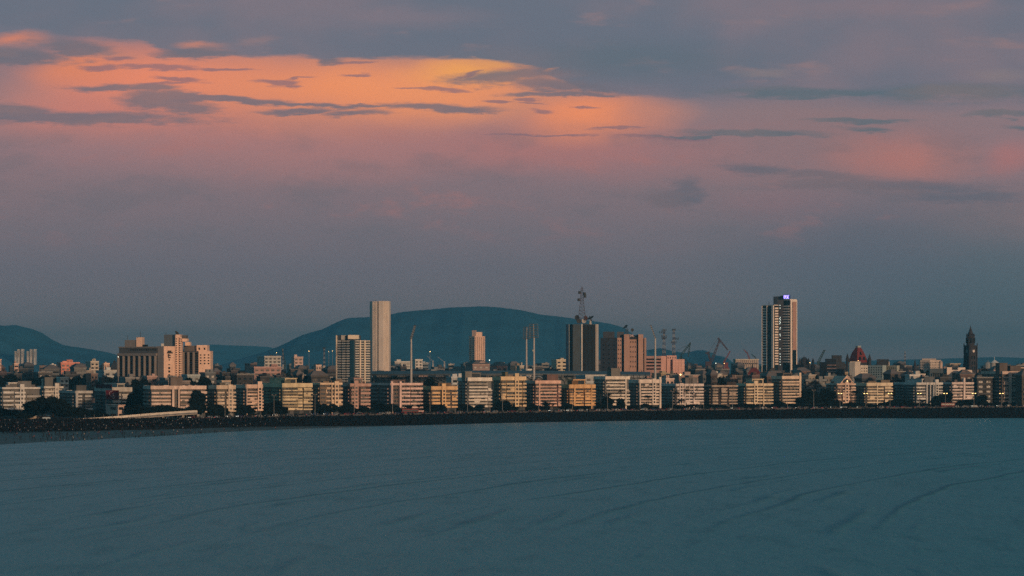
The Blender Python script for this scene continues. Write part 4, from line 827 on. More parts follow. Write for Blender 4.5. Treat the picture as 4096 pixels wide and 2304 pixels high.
# modern pair with columns
t = T('concrete_office', 'wide concrete office with tall columns and roof boxes left of the clock tower', 3805, 2200)
gc = paint(50, 56, 56, .25); lc = paint(196, 166, 142, .2)
t.mass('wall', [(3719, 10), (3789, 2)], 1474, None, gc, 10); t.mass('dark_storey', [(3790, 3), (3886, 7)], 1491, None, DK, 10); t.mass('attic', [(3789.4, 1), (3888, 5)], 1480, 1491, lc, 12)
t.mass('stair_tower', [(3788, 0), (3808, 1)], 1469, None, lc, 8); t.mass('roof_room', [(3832, 4), (3861, 5)], 1470, 1481, lc, 6)
for k in range(9): t.slab('column', (3790, 3), (3886, 7), 1491, None, lc, 1.0, u=(.2 + k * .095, .216 + k * .095))
for k in range(7): t.slab('column', (3719, 10), (3789, 2), 1493, None, gc, .8, u=(.18 + k * .12, .2 + k * .12))
t.slab('recess', (3719, 10), (3789, 2), 1492, 1512, DK, .3, u=(.15, .98))
# domes at the right end
t = T('museum_dome', 'hazy dark onion dome right of the clock tower', 3956, 3000, 'dome')
MB().cyl(0, 6, 0, t.z(1460), 4.0, 4.0, 14).dome(0, 6, t.z(1460), 4.0, 3.4).bar((0, 6, t.z(1448)), (0, 6, t.z(1440)), .2).build('dome', paint(80, 84, 84), t.root); MB().box(-9, 2, 0, 9, 12, t.z(1474)).build('wall', st, t.root)
t = T('conical_roofed_hall', 'round hall with a pale conical roof behind the grid-window hotel', 3982, 2700)
MB().cyl(0, 6, 0, t.z(1452), 3.9, 3.9, 16).build('wall', paint(120, 116, 108), t.root); MB().cyl(0, 6, t.z(1452), t.z(1440), 4.6, .6, 16).bar((0, 6, t.z(1441)), (0, 6, t.z(1428)), .15).build('roof', paint(176, 166, 152), t.root)
# shed, gothic roofs in the middle right
t = T('warehouse', 'long pale ribbed warehouse shed left of the twin-slab tower', 2985, 3100)
t.mass('wall', [(2936, 6), (2942, 0), (3034, 3)], 1439, None, paint(128, 108, 92), 18); t.mass('roof', [(2935, 5), (2942, -.6), (3036, 2.6)], 1436, 1440, paint(150, 140, 120), 19)
for k in range(11): t.slab('rib', (2942, 0), (3034, 3), 1440, None, paint(100, 84, 74), .5, u=(.02 + k * .09, .045 + k * .09))
t.slab('window_strip', (2942, 0), (3034, 3), 1452, 1457, DK, .2, u=(.03, .97))
t = T('gothic_hall', 'maroon-roofed gothic hall in front of the warehouse shed', 3018, 2500)
t.mass('wall', [(2992, 4), (3046, 0)], 1497, None, paint(88, 50, 44), 10)
p4 = [t.p(q) for q in ((2990, 4), (3048, 0), (3048, 12), (2990, 16))]; p5 = [t.p(q) for q in ((3006, 7), (3024, 6), (3024, 9), (3006, 10))]
MB().prism(p4, t.z(1497), t.z(1470), 0, p5).build('roof', rd, t.root); x, y = t.p((3010, 7)); MB().cyl(x, y, t.z(1474), t.z(1450), 1.0, .05, 6).build('fleche', st, t.root)

# ---------------------------------------------------------------- stadium behind the seafront
t = T('stadium', 'long low stadium with a trussed grey roof edge behind the middle houses', 2050, 2120, 'stadium')
stg = paint(40, 46, 48, .25); rim = mat('stadium_rim_sheet', (0.12, 0.14, 0.15), .6, .2)
def arc(px, k=1.0): u = (px - 2045) / 565.0; return 60 * u * u * k
cs = list(range(1482, 2615, 16))
for nm, ra, rb, off, m_ in (('roof', 1494, 1499, -8, rim), ('stand_wall', 1508, None, 4, stg)):
    mb = MB(); a = [t.p((c_, arc(c_) + off)) for c_ in cs]; b = [t.p((c_, arc(c_) + off + (26 if nm == 'roof' else 8))) for c_ in cs]; k = len(cs)
    zt = [t.z(ra + 3.5 * ((c_ - 2045) / 565.0) ** 2 * (1 if c_ < 2045 else 2)) for c_ in cs]; zb = [(z - 1.0 if nm == 'roof' else 0) for z in zt]
    vs = [(x, y, z) for (x, y), z in zip(a, zt)] + [(x, y, z + (2 if nm == 'roof' else 0)) for (x, y), z in zip(b, zt)] + [(x, y, z) for (x, y), z in zip(a, zb)]
    mb.add(vs, [(i, i + 1, k + i + 1, k + i) for i in range(k - 1)] + [(i + 1, i, 2 * k + i, 2 * k + i + 1) for i in range(k - 1)]); mb.build(nm, m_, t.root)
for c_ in range(1492, 2600, 24):
    mb = MB(); A_ = Vector((*t.p((c_, arc(c_) - 8)), t.z(1499))); B_ = Vector((*t.p((c_ + 4, arc(c_) + 2)), t.z(1526))); C_ = Vector((*t.p((c_ + 12, arc(c_) - 8)), t.z(1499)))
    mb.bar(A_, B_, .22); mb.bar(C_, B_, .22); mb.bar(B_, Vector((B_.x, B_.y, 0)), .3); mb.build('roof_truss', rim, t.root)
mb = MB(); [mb.bar(Vector((*t.p((c_, arc(c_) - 8.4)), t.z(1502.5))), Vector((*t.p((c_ + 16, arc(c_ + 16) - 8.4)), t.z(1502.5))), .16) for c_ in cs[:-1]]; mb.build('roof_rail', rim, t.root)
TENT = mat('white_tent_fabric', (0.40, 0.38, 0.36), .9, .15)
for (c_, w_) in ((2108, 15), (2155, 16), (2182, 12), (2216, 15)):
    mb = MB(); x, y = t.p((c_, -22)); w2 = w_ * 2000 / F; n8 = 8; vs = []
    for i in range(n8 + 1): u = i / n8 * 2 - 1; hgt = t.z(1510) + (t.z(1502) - t.z(1510)) * (1 - u * u); vs += [(x + u * w2, y - 3, hgt - .8), (x + u * w2, y, hgt), (x + u * w2, y + 5, hgt - .6)]
    mb.add(vs, [(3 * i + j, 3 * i + 3 + j, 3 * i + 4 + j, 3 * i + 1 + j) for i in range(n8) for j in (0, 1)]); mb.bar((x, y, 0), (x, y, t.z(1503)), .3); mb.build('tent_canopy', TENT, t.root)
# floodlight masts
def flood(label, px, D, ra, rtop, lean, wide):
    t = T('floodlight_mast', label, px, D, 'floodlight', 'stadium floodlight masts'); s_ = D / F
    MB().cyl(0, 0, 0, t.z(ra), 1.0, .5, 8).build('pole', WHST, t.root)
    mb = MB(); h0, h1 = t.z(ra), t.z(rtop); x1 = lean * s_; W_ = wide * s_
    mb.bar((0, 0, h0), (x1, -.3, h1), .35)
    n_ = 7; yy = 5.0 if wide < 12 else 0.0                    # the narrow heads are seen edge on
    dx = Vector((W_ / 2, 0, 0)) if wide >= 12 else Vector((.5, yy, 0))
    for i in range(n_):
        c_ = Vector((x1 * i / (n_ - 1), 0, h0 + (h1 - h0) * i / (n_ - 1))); mb.bar(c_ - dx, c_ + dx, .13)
    mb.bar(Vector((0, 0, h0)) - dx, Vector((x1, 0, h1)) - dx, .1); mb.bar(Vector((0, 0, h0)) + dx, Vector((x1, 0, h1)) + dx, .1)
    hd_ = mb.build('head_frame', STEEL, t.root)
    for i in range(n_):
        mb = MB(); c_ = Vector((x1 * i / (n_ - 1), 0, h0 + (h1 - h0) * i / (n_ - 1)))
        for k in range(6): q = c_ + dx * ((k + .5) / 3 - 1); mb.box(q.x - .28, q.y - .45, q.z - .3, q.x + .28, q.y - .1, q.z + .35)
        mb.build('lamp_row', DSTEEL, hd_)
flood('left floodlight mast, its head leaning right, right of the tallest pale tower', 1645, 2060, 1354, 1303, 15, 8)
flood('shorter and left one of the two middle floodlight masts facing front', 2106, 2200, 1355, 1309, 2, 28)
flood('taller and right one of the two middle floodlight masts facing front', 2136, 2040, 1350, 1297, -2, 34)
flood('right floodlight mast, its head leaning left, in front of the pink block', 2621, 2070, 1352, 1302, -18, 8)

# ---------------------------------------------------------------- masts, cranes, harbour lights
def mast(label, px, D, rtop, rbase, w0, w1, n, group=None, plats=()):
    t = T('lattice_mast', label, px, D, 'mast', group); s_ = D / F
    mb = MB(); lattice(mb, (0, 0, t.z(rbase)), (0, 0, t.z(rtop)), w0 * s_ * .8, w1 * s_ * .7, n, .16, 0, 1); mb.build('lattice', [DREDST, STEEL], t.root)
    MB().box(-w0 * s_ / 2, -1, 0, w0 * s_ / 2, 3, t.z(rbase)).build('base', CONC, t.root)
    for (rw, w, dx) in plats:
        mb = MB(); mb.box(-w * s_ / 2 + dx, -.6, t.z(rw) - .2, w * s_ / 2 + dx, .6, t.z(rw)); [mb.cyl(-w * s_ / 2 + dx + k * w * s_ / 3, -1, t.z(rw), t.z(rw) + 1.5, .3, .3, 6) for k in range(4)]; mb.build('platform', DSTEEL, t.root)
mast('left one of two red and white lattice masts on the pink block', 2656, 2560, 1316, 1424, 15, 8, 10, 'red and white lattice masts', ((1324, 16, 0), (1332, 20, -1.5), (1348, 18, 0), (1356, 16, 0)))
mast('right one of two red and white lattice masts on the pink block', 2695, 2560, 1316, 1424, 15, 8, 10, 'red and white lattice masts', ((1322, 12, 0), (1357, 18, 2.0), (1372, 18, 0)))
mast('short striped lattice mast left of the ribbed office block', 1297, 3000, 1393, 1462, 8, 6, 8, None, ((1396, 10, 0),))
mast('thin lone pole mast right of the steep maroon roof', 3620, 2900, 1404, 1460, 3.2, 3, 8)
mast('thin faint lattice mast in front of the broad hill, left of its slope', 1132, 3600, 1396, 1458, 4, 2, 8)
GREENST = mat('green_painted_steel', (0.04, 0.06, 0.055), .7, .2)
def crane(label, D, m_, cols_, bars, r=.75, ped=None, group='dock cranes on the harbour side'):
    px = bars[0][0][1]; t = T('dock_crane', label, px, D, 'crane', group, z0=1.0)
    P3 = lambda x, y, d=0: Vector((*t.p((x, d)), t.z(y, d)))
    for nm, x0_, y0_, x1_, y1_, w in [(b[0][0], *b[0][1:], *b[1:]) for b in bars]:
        mb = MB(); a, b_ = P3(x0_, y0_), P3(x1_, y1_)
        if w > .6:
            n_ = 6; dv = (b_ - a).normalized(); nv = Vector((-dv.z, 0, dv.x)) * w
            for yo in (-w, w):
                o_ = Vector((0, yo, 0)); mb.bar(a + nv + o_, b_ + nv * .5 + o_, r * .6); mb.bar(a - nv + o_, b_ - nv * .5 + o_, r * .6)
                for i in range(n_): mb.bar(a.lerp(b_, i / n_) + nv * (1 - .5 * i / n_) + o_, a.lerp(b_, (i + 1) / n_) - nv * (1 - .5 * (i + 1) / n_) + o_, r * .4); mb.bar(a.lerp(b_, i / n_) - nv * (1 - .5 * i / n_) + o_, a.lerp(b_, (i + 1) / n_) + nv * (1 - .5 * (i + 1) / n_) + o_, r * .4)
        else: mb.bar(a, b_, w * .5)
        mb.build(nm, m_, t.root)
    if ped:
        x0_, x1_, ya, yb = ped; s_ = D / F; w0 = (x1_ - x0_) * s_; c_ = P3((x0_ + x1_) / 2, ya)
        MB().prism([(c_.x - w0 * .35, -w0 * .35), (c_.x + w0 * .35, -w0 * .35), (c_.x + w0 * .35, w0 * .35), (c_.x - w0 * .35, w0 * .35)][::1], t.z(yb), t.z(ya), 0).prism([(c_.x - w0 * .5, -w0 * .5), (c_.x + w0 * .5, -w0 * .5), (c_.x + w0 * .5, w0 * .5), (c_.x - w0 * .5, w0 * .5)], 0, t.z(yb), 0).build('pedestal', m_, t.root)
crane('large red dock crane with a raised boom and folded jib', 4200, DREDST, 0, [(('boom', 2846, 1446), 2878, 1362, 1.6), (('jib', 2872, 1352), 2911, 1400, 1.0), (('backstay', 2872, 1352), 2832, 1413, .5), (('boom_top', 2878, 1362), 2872, 1352, .7), (('machinery_frame', 2832, 1410), 2843, 1448, 1.2), (('counterweight_arm', 2822, 1414), 2838, 1408, .9)], ped=(2816, 2852, 1446, 1470))
crane('dark green dock crane with hanging jib left of the large red one', 4300, GREENST, 0, [(('boom', 2722, 1424), 2757, 1378, 1.4), (('jib', 2760, 1372), 2753, 1428, .9), (('backstay', 2757, 1378), 2706, 1402, .5), (('rear_jib', 2735, 1432), 2770, 1466, .6), (('boom_top', 2757, 1380), 2762, 1370, .7)], ped=(2714, 2732, 1426, 1470))
crane('small reddish dock crane tilted right beside the large red one', 4400, REDST, 0, [(('boom', 2894, 1452), 2921, 1404, 1.0), (('mast', 2893, 1456), 2900, 1438, .8)], r=.6, ped=(2890, 2916, 1450, 1470))
crane('little red and white crane on the horizon left of the warehouse shed', 4500, REDST, 0, [(('boom', 2989, 1413), 2975, 1398, .7), (('mast', 2998, 1436), 2988, 1408, .9)], r=.55, ped=(2992, 3002, 1434, 1456))
crane('dark crane boom leaning right between the two masts and the green crane', 4300, GREENST, 0, [(('boom', 2768, 1468), 2738, 1436, .8), (('jib', 2738, 1436), 2712, 1430, .6), (('mast', 2768, 1478), 2772, 1462, .9)], ped=(2762, 2778, 1466, 1480))
crane('grey crane jib low behind the left end of the pink block', 4300, GREENST, 0, [(('boom', 2392, 1445), 2414, 1430, .8), (('mast', 2390, 1470), 2392, 1445, .9)], ped=(2384, 2396, 1468, 1480))
crane('little green crane bending right above the warehouse shed', 4500, GREENST, 0, [(('boom', 3019, 1427), 3005, 1417, .8), (('mast', 3026, 1440), 3018, 1425, .8)], r=.55, ped=(3020, 3032, 1438, 1456))
crane('grey-green crane boom slanting up left of the steep maroon roof', 4000, GREENST, 0, [(('boom', 3276, 1444), 3298, 1400, 1.4), (('boom_head', 3298, 1400), 3304, 1404, .6)], ped=(3266, 3284, 1444, 1470))
crane('left one of two small white cranes low in front of the broad hill', 5000, WHST, 0, [(('boom', 1730, 1443), 1708, 1423, .5), (('mast', 1732, 1462), 1732, 1443, .9)], ped=(1728, 1736, 1460, 1475))
crane('right one of two small white cranes low in front of the broad hill', 5000, WHST, 0, [(('boom', 1776, 1447), 1750, 1427, .5), (('mast', 1778, 1464), 1778, 1445, .9)], ped=(1774, 1782, 1460, 1475))
crane('faint lattice crane left of the broad hill, above the city roofs', 4600, GREENST, 0, [(('boom', 1140, 1455), 1128, 1392, .8), (('mast', 1140, 1460), 1142, 1440, .8)], r=.55, ped=(1134, 1146, 1456, 1470))
def lampmast(label, px, row, D, m_=LAMP, r=1.0):
    r *= .45
    t = T('light_mast', label, px, D, 'lamp', 'lit mast lamps above the city'); MB().cyl(0, 0, 0, t.z(row) - r * .6, .35, .22, 6).build('pole', STEEL, t.root)
    h_ = MB(); h_.dome(0, 0, t.z(row), r, r, 8, 3); h_.cyl(0, 0, t.z(row) - r * .6, t.z(row), r * .5, r, 8); h_.build('lamp', m_, t.root)
for l, px, row, D, m_, r_ in [('leftmost orange lamp low on the broad hill slope', 1106, 1411, 4300, LAMP, 1.1), ('orange lamp second from left on the hill slope', 1236, 1405, 4300, LAMP, 1.1), ('orange lamp just left of the ribbed office block', 1315, 1407, 4300, LAMP, .9),
    ('orange lamp touching the left edge of the ribbed office block', 1330, 1404, 4300, LAMP, 1.0), ('orange lamp alone right of the left floodlight mast', 1720, 1407, 4300, LAMP, 1.4), ('small warm lamp behind the right middle floodlight mast', 2133, 1402, 4300, LAMP, 1.2),
    ('greenish white lamp right of the single pinkish tower', 1958, 1441, 3000, LAMPW, 1.0), ('bright yellow lamp in front of the pink block', 2722, 1499, 2140, LAMP, 1.3), ('white lamp beside the large red dock crane', 2863, 1453, 3500, LAMPW, .9),
    ('small red-orange lamp by the small reddish crane', 2897, 1454, 3500, LAMP, .8), ('warm lamp beside the domed dark building', 3240, 1451, 2660, LAMP, .8), ('warm lamp at the foot of the steep maroon roof', 3433, 1443, 2560, LAMP, .6),
    ('white lamp on the left end of the fin-walled hotel', 473, 1428, 2060, LAMPW, .5)]: lampmast(l, px, row, D, m_, r_)

# ---------------------------------------------------------------- the city behind, block by block
LANDS = [(-50, 'left edge'), (475, 'finned hotel'), (845, 'yellow-green house'), (1345, 'ribbed office block'), (1560, 'tallest pale tower'), (1900, 'lone pinkish tower'), (2270, 'dark aerial tower'), (2585, 'pink block'), (2850, 'red crane'), (3050, 'twin-slab tower'), (3400, 'maroon roof'), (3600, 'thin spire'), (3882, 'clock tower'), (4200, 'right edge')]
PAL = [('cream', (150, 136, 116)), ('dusty pink', (160, 112, 98)), ('grey', (104, 106, 104)), ('off-white', (168, 162, 150)), ('ochre', (150, 118, 78)), ('dark grey', (58, 60, 62)), ('brown', (88, 66, 56)), ('blue-grey', (90, 104, 112)), ('beige', (140, 122, 104)), ('sooty', (40, 42, 44))]
ORD = ['first', 'second', 'third', 'fourth', 'fifth', 'sixth', 'seventh', 'eighth', 'ninth', 'tenth', 'eleventh', 'twelfth', 'thirteenth', 'fourteenth', 'fifteenth', 'sixteenth']
def city_block(label, x0, x1, row, D, th, col, roof, rr, group='buildings of the city behind the seafront', fr=.35, win=None, name='city_building'):
    xc = x0 + (x1 - x0) * fr
    C, W, S = frame(x0, xc, x1, D, th); S = min(max(S, 8), 26); h = zrow(row, D) - GZ
    root = thing(name, label, 'building', (C.x, C.y, GZ), R(th), group); wm = paint(*col, .35); tr = paint(*[min(215, int(c_ * 1.25) + 8) for c_ in col], .3)
    MB().box(0, 0, 0, W, S, h).build('wall', wm, root); MB().box(-.3, -.3, h, W + .3, .1, h + .9).box(-.3, .1, h, .1, S, h + .9).box(W - .1, .1, h, W + .3, S, h + .9).build('roof_parapet', tr, root)
    nf = max(1, min(5, int(h / 3.6))); vis = min(nf, 5)
    for i in range(vis):
        z = h - 3.0 - i * 3.4
        if z < 1: break
        k = max(2, min(5, int(W / 4)))
        if win == 'strip': MB().box(.4, -.12, z, W - .4, 0, z + 1.4).build('window_strip', DK, root)
        else:
            for j in range(k): window(root, W * (j + .2) / k, -.03, z, W * .55 / k, 1.6, kind=rr.choice((0, 1, None)))
        if rr.random() < .7: MB().box(.2, -.8, z - 1.2, W - .2, 0, z - .2).build('balcony', tr, root)
    for k in range(rr.randint(1, 3)):
        bx = rr.uniform(.05, .7) * W
        q = rr.random()
        if q < .5: MB().box(bx, 1, h, bx + min(W * .3, 5), 4.5, h + rr.uniform(1.8, 3.4)).build('stair_hut', tr if rr.random() < .6 else wm, root)
        elif q < .8: MB().cyl(bx, 2, h, h + 1.9, 1.0, 1.0, 8).build('water_tank', TANK, root)
        else: MB().bar((bx, 2, h), (bx, 2, h + rr.uniform(3, 6)), .1).build('antenna', TANK, root)
    if roof == 'hip':
        q = min(W, S) * .35; MB().prism([(-1, -1), (W + 1, -1), (W + 1, S + 1), (-1, S + 1)], h + .9, h + 4.2, 0, [(q, q), (W - q, q), (W - q, S - q), (q, S - q)]).build('hip_roof', paint(46, 40, 38), root)
    if roof == 'shed': MB().box(-.5, -1.2, h + .95, W + .5, S * .6, h + 1.25).build('roof_sheet', paint(150, 146, 136), root)
rr = random.Random(11)
NOTABLE = [('dark flat roof block before the left end of the finned hotel', 478, 556, 1514, 1985, (60, 60, 58)), ('pinkish low roof block at the foot of the finned hotel middle', 566, 628, 1508, 2000, (110, 74, 64)), ('dark cluttered roof block below the hotel patterned end wall', 632, 716, 1516, 1975, (44, 46, 46)),
    ('pale low roof strip block below the hotel right wing', 722, 800, 1503, 2000, (96, 108, 106)), ('small dark block right below the hotel right end', 798, 862, 1494, 2010, (36, 40, 42)), ('dim brown roof block above the long pink-banded house', 640, 760, 1528, 1880, (58, 50, 46)),
    ('salmon banded narrow tower left of the hazy hill towers', 52, 74, 1456, 2900, (176, 118, 96)), ('white block end with sloping side left of the coral red building', 193, 222, 1462, 2700, (170, 158, 140)), ('coral red open-framed building with dark roof sheds', 224, 318, 1453, 2720, (182, 72, 52)),
    ('dark pavilion with deep roof below the coral red building', 280, 345, 1474, 2480, (50, 50, 48)), ('grey-beige apartment slab right of the coral red building', 343, 395, 1448, 2800, (130, 116, 96)), ('small pink yellow-edged block left of the dark pointed roof', 410, 438, 1456, 2750, (176, 118, 90)),
    ('pale arcaded low range left of the finned hotel foot', 385, 472, 1486, 2300, (120, 124, 120)), ('sliver of pink building cut by the left edge', -12, 5, 1440, 3000, (176, 110, 92)),
    ('large grey-white apartment cluster under the hill slope', 1021, 1124, 1427, 3200, (120, 116, 106)), ('brown block with a bright pink lit right half', 968, 1124, 1471, 2500, (112, 72, 64)), ('cluttered narrow pinkish tower block left of the striped mast', 1165, 1212, 1430, 3100, (140, 104, 90)),
    ('cream low block left of the ribbed office block', 1255, 1285, 1463, 2700, (160, 120, 98)), ('long low grey-white block right of the tallest pale tower', 1560, 1640, 1448, 3400, (130, 126, 116)), ('white stepped block behind the left floodlight mast', 1645, 1690, 1440, 3350, (164, 158, 146)),
    ('old hall with dark hipped roof below the lone pinkish tower', 1848, 1958, 1460, 2600, (88, 66, 60)), ('smaller old hall with hipped roof right of the dark-roofed hall', 1963, 2030, 1467, 2620, (130, 86, 74)), ('cream boxy block left of the two middle floodlight masts', 2071, 2096, 1466, 2500, (120, 112, 96)),
    ('white low gateway-like block at the foot of the left middle mast', 2092, 2126, 1480, 2350, (160, 156, 142)), ('beige four-storey block left of the dark aerial tower', 2206, 2268, 1441, 2900, (150, 132, 98)),
    ('long low brownish range right of the yellow lamp', 2690, 2792, 1506, 2150, (90, 66, 58)), ('low white-edged range right of the brownish one', 2832, 2886, 1501, 2160, (150, 146, 132)), ('dim beige block with tank behind the tan finned house', 3050, 3092, 1498, 2120, (120, 104, 86)),
    ('pink boxy upper floor seen over the white colonnaded house', 2656, 2696, 1518, 2090, (186, 138, 120)), ('grey concrete block behind the white streamlined house', 1786, 1868, 1512, 2000, (122, 128, 128)), ('long grey block with square windows behind the orange house', 2304, 2418, 1506, 2010, (124, 130, 128)),
    ('pale roof block with yellowish end above the red monogram billboard', 484, 545, 1519, 2120, (140, 140, 118)), ('white box building above the second house from the left', 226, 275, 1513, 2180, (170, 166, 150)), ('small cream block with white hut above the leftmost houses', 168, 210, 1522, 2150, (176, 156, 126)),
    ('yellow pinkish shop block at the foot of the lone spire', 3640, 3700, 1500, 2130, (150, 140, 124)), ('white-tiered apartment roofs between the maroon roof and clock tower', 3628, 3680, 1503, 2110, (160, 156, 146))]
for l, x0, x1, row, D, col in NOTABLE:
    city_block(l, x0, x1, row, D, rr.uniform(14, 30), col, 'hip' if 'hall' in l or 'pavilion' in l else ('shed' if 'range' in l else None), rr, fr=rr.uniform(.2, .4), win='strip' if 'banded' in l else None)
blocks = []
for row0, D0, step in ((1509, 2130, 74), (1500, 2330, 78), (1487, 2620, 80), (1474, 3050, 84), (1464, 3700, 90)):
    x = -20 + rr.uniform(0, 60)
    while x < 4110:
        w = rr.uniform(34, 88) * (1.0 if D0 < 3000 else .75)
        row = row0 + rr.uniform(-9, 8) + (6 if 1560 < x < 2600 and D0 < 2400 else 0)
        if not (D0 < 2300 and 1460 < x + w and x < 2620) and not (D0 < 2300 and x < 380): blocks.append((x, x + w, row, D0 + rr.uniform(-70, 70)))
        x += w + rr.uniform(2, step * .45)
blocks.sort()
count = {}
for x0, x1, row, D in blocks:
    sg = max(i for i, (p, _) in enumerate(LANDS) if p <= max(x0, -49)); sg = min(sg, len(LANDS) - 2); ring = 'nearer' if D < 2450 else ('middle' if D < 2900 else 'far')
    k = (sg, ring); count[k] = count.get(k, 0) + 1
    cn, col = PAL[rr.randrange(len(PAL))] if rr.random() < .8 else PAL[rr.choice((5, 9, 6))]
    kf = rr.choice((.12, .18, .25, .35, .6)); col = tuple(max(16, c_ * kf) for c_ in col); col = tuple(int(c_) for c_ in col)
    city_block('%s block, %s from left, %s roofs between %s and %s' % (cn, ORD[count[k] - 1], ring, LANDS[sg][1], LANDS[sg + 1][1]), x0, x1, row, D, rr.uniform(8, 36), col, rr.choice((None, None, None, 'hip', 'shed')), rr, fr=rr.uniform(.15, .5), win=None if D < 2450 else 'strip')
# temple-like dark pointed roof on the left, hazy towers on the hill
t = T('temple_tower', 'dark pointed temple-like roof left of the finned hotel', 456, 2700, 'temple'); s_ = t.D / F
MB().box(-14 * s_, 0, 0, 14 * s_, 8, t.z(1472)).build('wall', bk_, t.root); MB().prism([(-15 * s_, -1), (15 * s_, -1), (15 * s_, 9), (-15 * s_, 9)], t.z(1472), t.z(1440), 0, [(-1 * s_, 3), (1 * s_, 3), (1 * s_, 4), (-1 * s_, 4)]).build('roof', bk_, t.root)
for l, xs in (('left pair of hazy tower blocks on the hill slope', (55, 66, 80)), ('right pair of hazy tower blocks on the hill slope', (104, 116, 130))):
    t = T('tower_block', l, xs[0] + 19, 6850, 'building', 'hazy towers on the left hill', z0=0)
    for i, x in enumerate(xs):
        t.mass('wall', [(x, 8), (x + (4 if i < 2 else 5), 0), (x + 12, 4)], (1404, 1397, 1396)[i], None, paint(150, 140, 128), 12)
        t.grid('window', (x + 5, 0), (x + 12, 4), 1402, 1430, 1, 6, DK, .5, .5)

# ---------------------------------------------------------------- trees
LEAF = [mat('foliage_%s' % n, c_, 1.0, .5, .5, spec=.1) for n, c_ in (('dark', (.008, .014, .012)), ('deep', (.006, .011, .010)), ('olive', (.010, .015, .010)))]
BARK = mat('bark', (.035, .028, .022), 1.0, .4, 1.0)
def crown_mesh(seed, lumps, leaves=2000, size=.065):
    """unit crown: leaf clumps spread through overlapping lumps, x,y in -0.5..0.5, z in 0..1"""
    r_ = random.Random(seed); mb = MB()
    L_ = [(r_.uniform(-.26, .26), r_.uniform(-.26, .26), r_.uniform(.3, .78), r_.uniform(.13, .25)) for _ in range(lumps)] + [(0, 0, .45, .3)]
    for i in range(leaves):
        lx, ly, lz, lr = L_[r_.randrange(len(L_))]
        while True:
            d = Vector((r_.uniform(-1, 1), r_.uniform(-1, 1), r_.uniform(-1, 1)))
            if .35 < d.length < 1: break
        p = Vector((lx, ly, lz)) + Vector((d.x * lr, d.y * lr, d.z * lr * .95)); s_ = size * r_.uniform(.6, 1.5)
        a = Vector((r_.uniform(-1, 1), r_.uniform(-1, 1), r_.uniform(-.7, .7))).normalized() * s_; b = a.cross(Vector((r_.uniform(-1, 1), r_.uniform(-1, 1), r_.uniform(-1, 1)))).normalized() * s_ * .8
        mb.add([p - a - b, p + a - b * .6, p + a * .7 + b, p - a * .5 + b * .8], [(0, 1, 2, 3)])
    return mb
CROWNS = [crown_mesh(s_, n_).mesh('crown', LEAF[s_ % 3]) for s_, n_ in ((1, 7), (2, 9), (3, 6), (4, 11), (5, 8))]
TALLC = [crown_mesh(s_, n_).mesh('crown', LEAF[s_ % 3]) for s_, n_ in ((11, 5), (12, 6))]
mb = MB(); mb.cyl(0, 0, 0, .5, .05, .035, 7)
for a in (0.3, 1.9, 3.3, 4.8): mb.bar((0, 0, .38), (.2 * math.cos(a), .2 * math.sin(a), .72), .02, 0, 5)
TRUNK = mb.mesh('trunk', BARK)
def palm_mesh(seed):
    r_ = random.Random(seed); mb = MB()
    for i in range(22):
        a = 2 * math.pi * i / 22 + r_.uniform(-.15, .15); up = r_.uniform(-.3, .75); L_ = r_.uniform(.8, 1.1); pts = []
        for k in range(7): q = k / 6; pts.append(Vector((math.cos(a) * L_ * q * .95, math.sin(a) * L_ * q * .95, up * q - .75 * q * q)))
        for k in range(6):
            p, q_ = pts[k], pts[k + 1]; d = (q_ - p).normalized(); sd = d.cross(Vector((0, 0, 1))).normalized()
            for sg in (-1, 1):
                for u in (0, .5):
                    c_ = p.lerp(q_, u); w_ = .2 * (1 - .1 * k); mb.add([c_, c_ + d * .1, c_ + sd * sg * w_ + d * .12 - Vector((0, 0, .12))], [(0, 1, 2)])
    return mb.mesh('crown', LEAF[1], False)
PALMC = [palm_mesh(1), palm_mesh(2)]
mb = MB()
for k in range(6): mb.cyl(.04 * math.sin(k * .5), 0, k / 6, (k + 1) / 6, .022 - .0015 * k, .0215 - .0015 * (k + 1), 6)
PTRUNK = mb.mesh('trunk', BARK)
rt = random.Random(5)
def tree(name, label, px, ytop, wpx, D, group, palm=False, base=GZ):
    hgt = max(2.5, zrow(ytop, D) - base); w = wpx / F * D
    root = thing(name, label, 'palm' if palm else 'tree', at(px, D, z=base), rt.uniform(0, 6.28), group)
    if palm:
        obj('trunk', PTRUNK, root, (0, 0, 0), (18, 18, hgt * .9)).scale = (hgt, hgt, hgt * .88)
        obj('crown', PALMC[rt.randrange(2)], root, (hgt * .03, 0, hgt * .88), (w / 2,) * 3)
    else:
        obj('trunk', TRUNK, root, (0, 0, 0), (hgt * .8, hgt * .8, hgt * .9)); lo = .12 if hgt < 9 else .2
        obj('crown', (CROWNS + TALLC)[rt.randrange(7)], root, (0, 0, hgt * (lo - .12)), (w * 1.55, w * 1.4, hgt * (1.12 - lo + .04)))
    return root
HOUSES = [(80, 'white stepped house'), (205, 'boxy pale block'), (300, 'dim grey house'), (450, 'monogram billboard'), (700, 'long pink-banded house'), (890, 'pink-green house'), (1000, 'salmon banded house'), (1150, 'yellow-green house'), (1310, 'orange-cream house'), (1430, 'red-brown house'), (1600, 'arched pink house'), (1760, 'low orange house'),
          (1915, 'white streamlined house'), (2040, 'bright yellow house'), (2180, 'terracotta house'), (2320, 'saturated orange house'), (2450, 'square-roof-box house'), (2590, 'turret house'), (2750, 'white colonnaded house'), (2890, 'dark unpainted house'), (3030, 'gabled yellow-cream house'),
          (3150, 'tan finned house'), (3255, 'shadowed set-back house'), (3370, 'glazed-gable house'), (3510, 'square-bay house'), (3670, 'blue-grey house'), (3840, 'vertical-fin house'), (4050, 'grid-window hotel')]
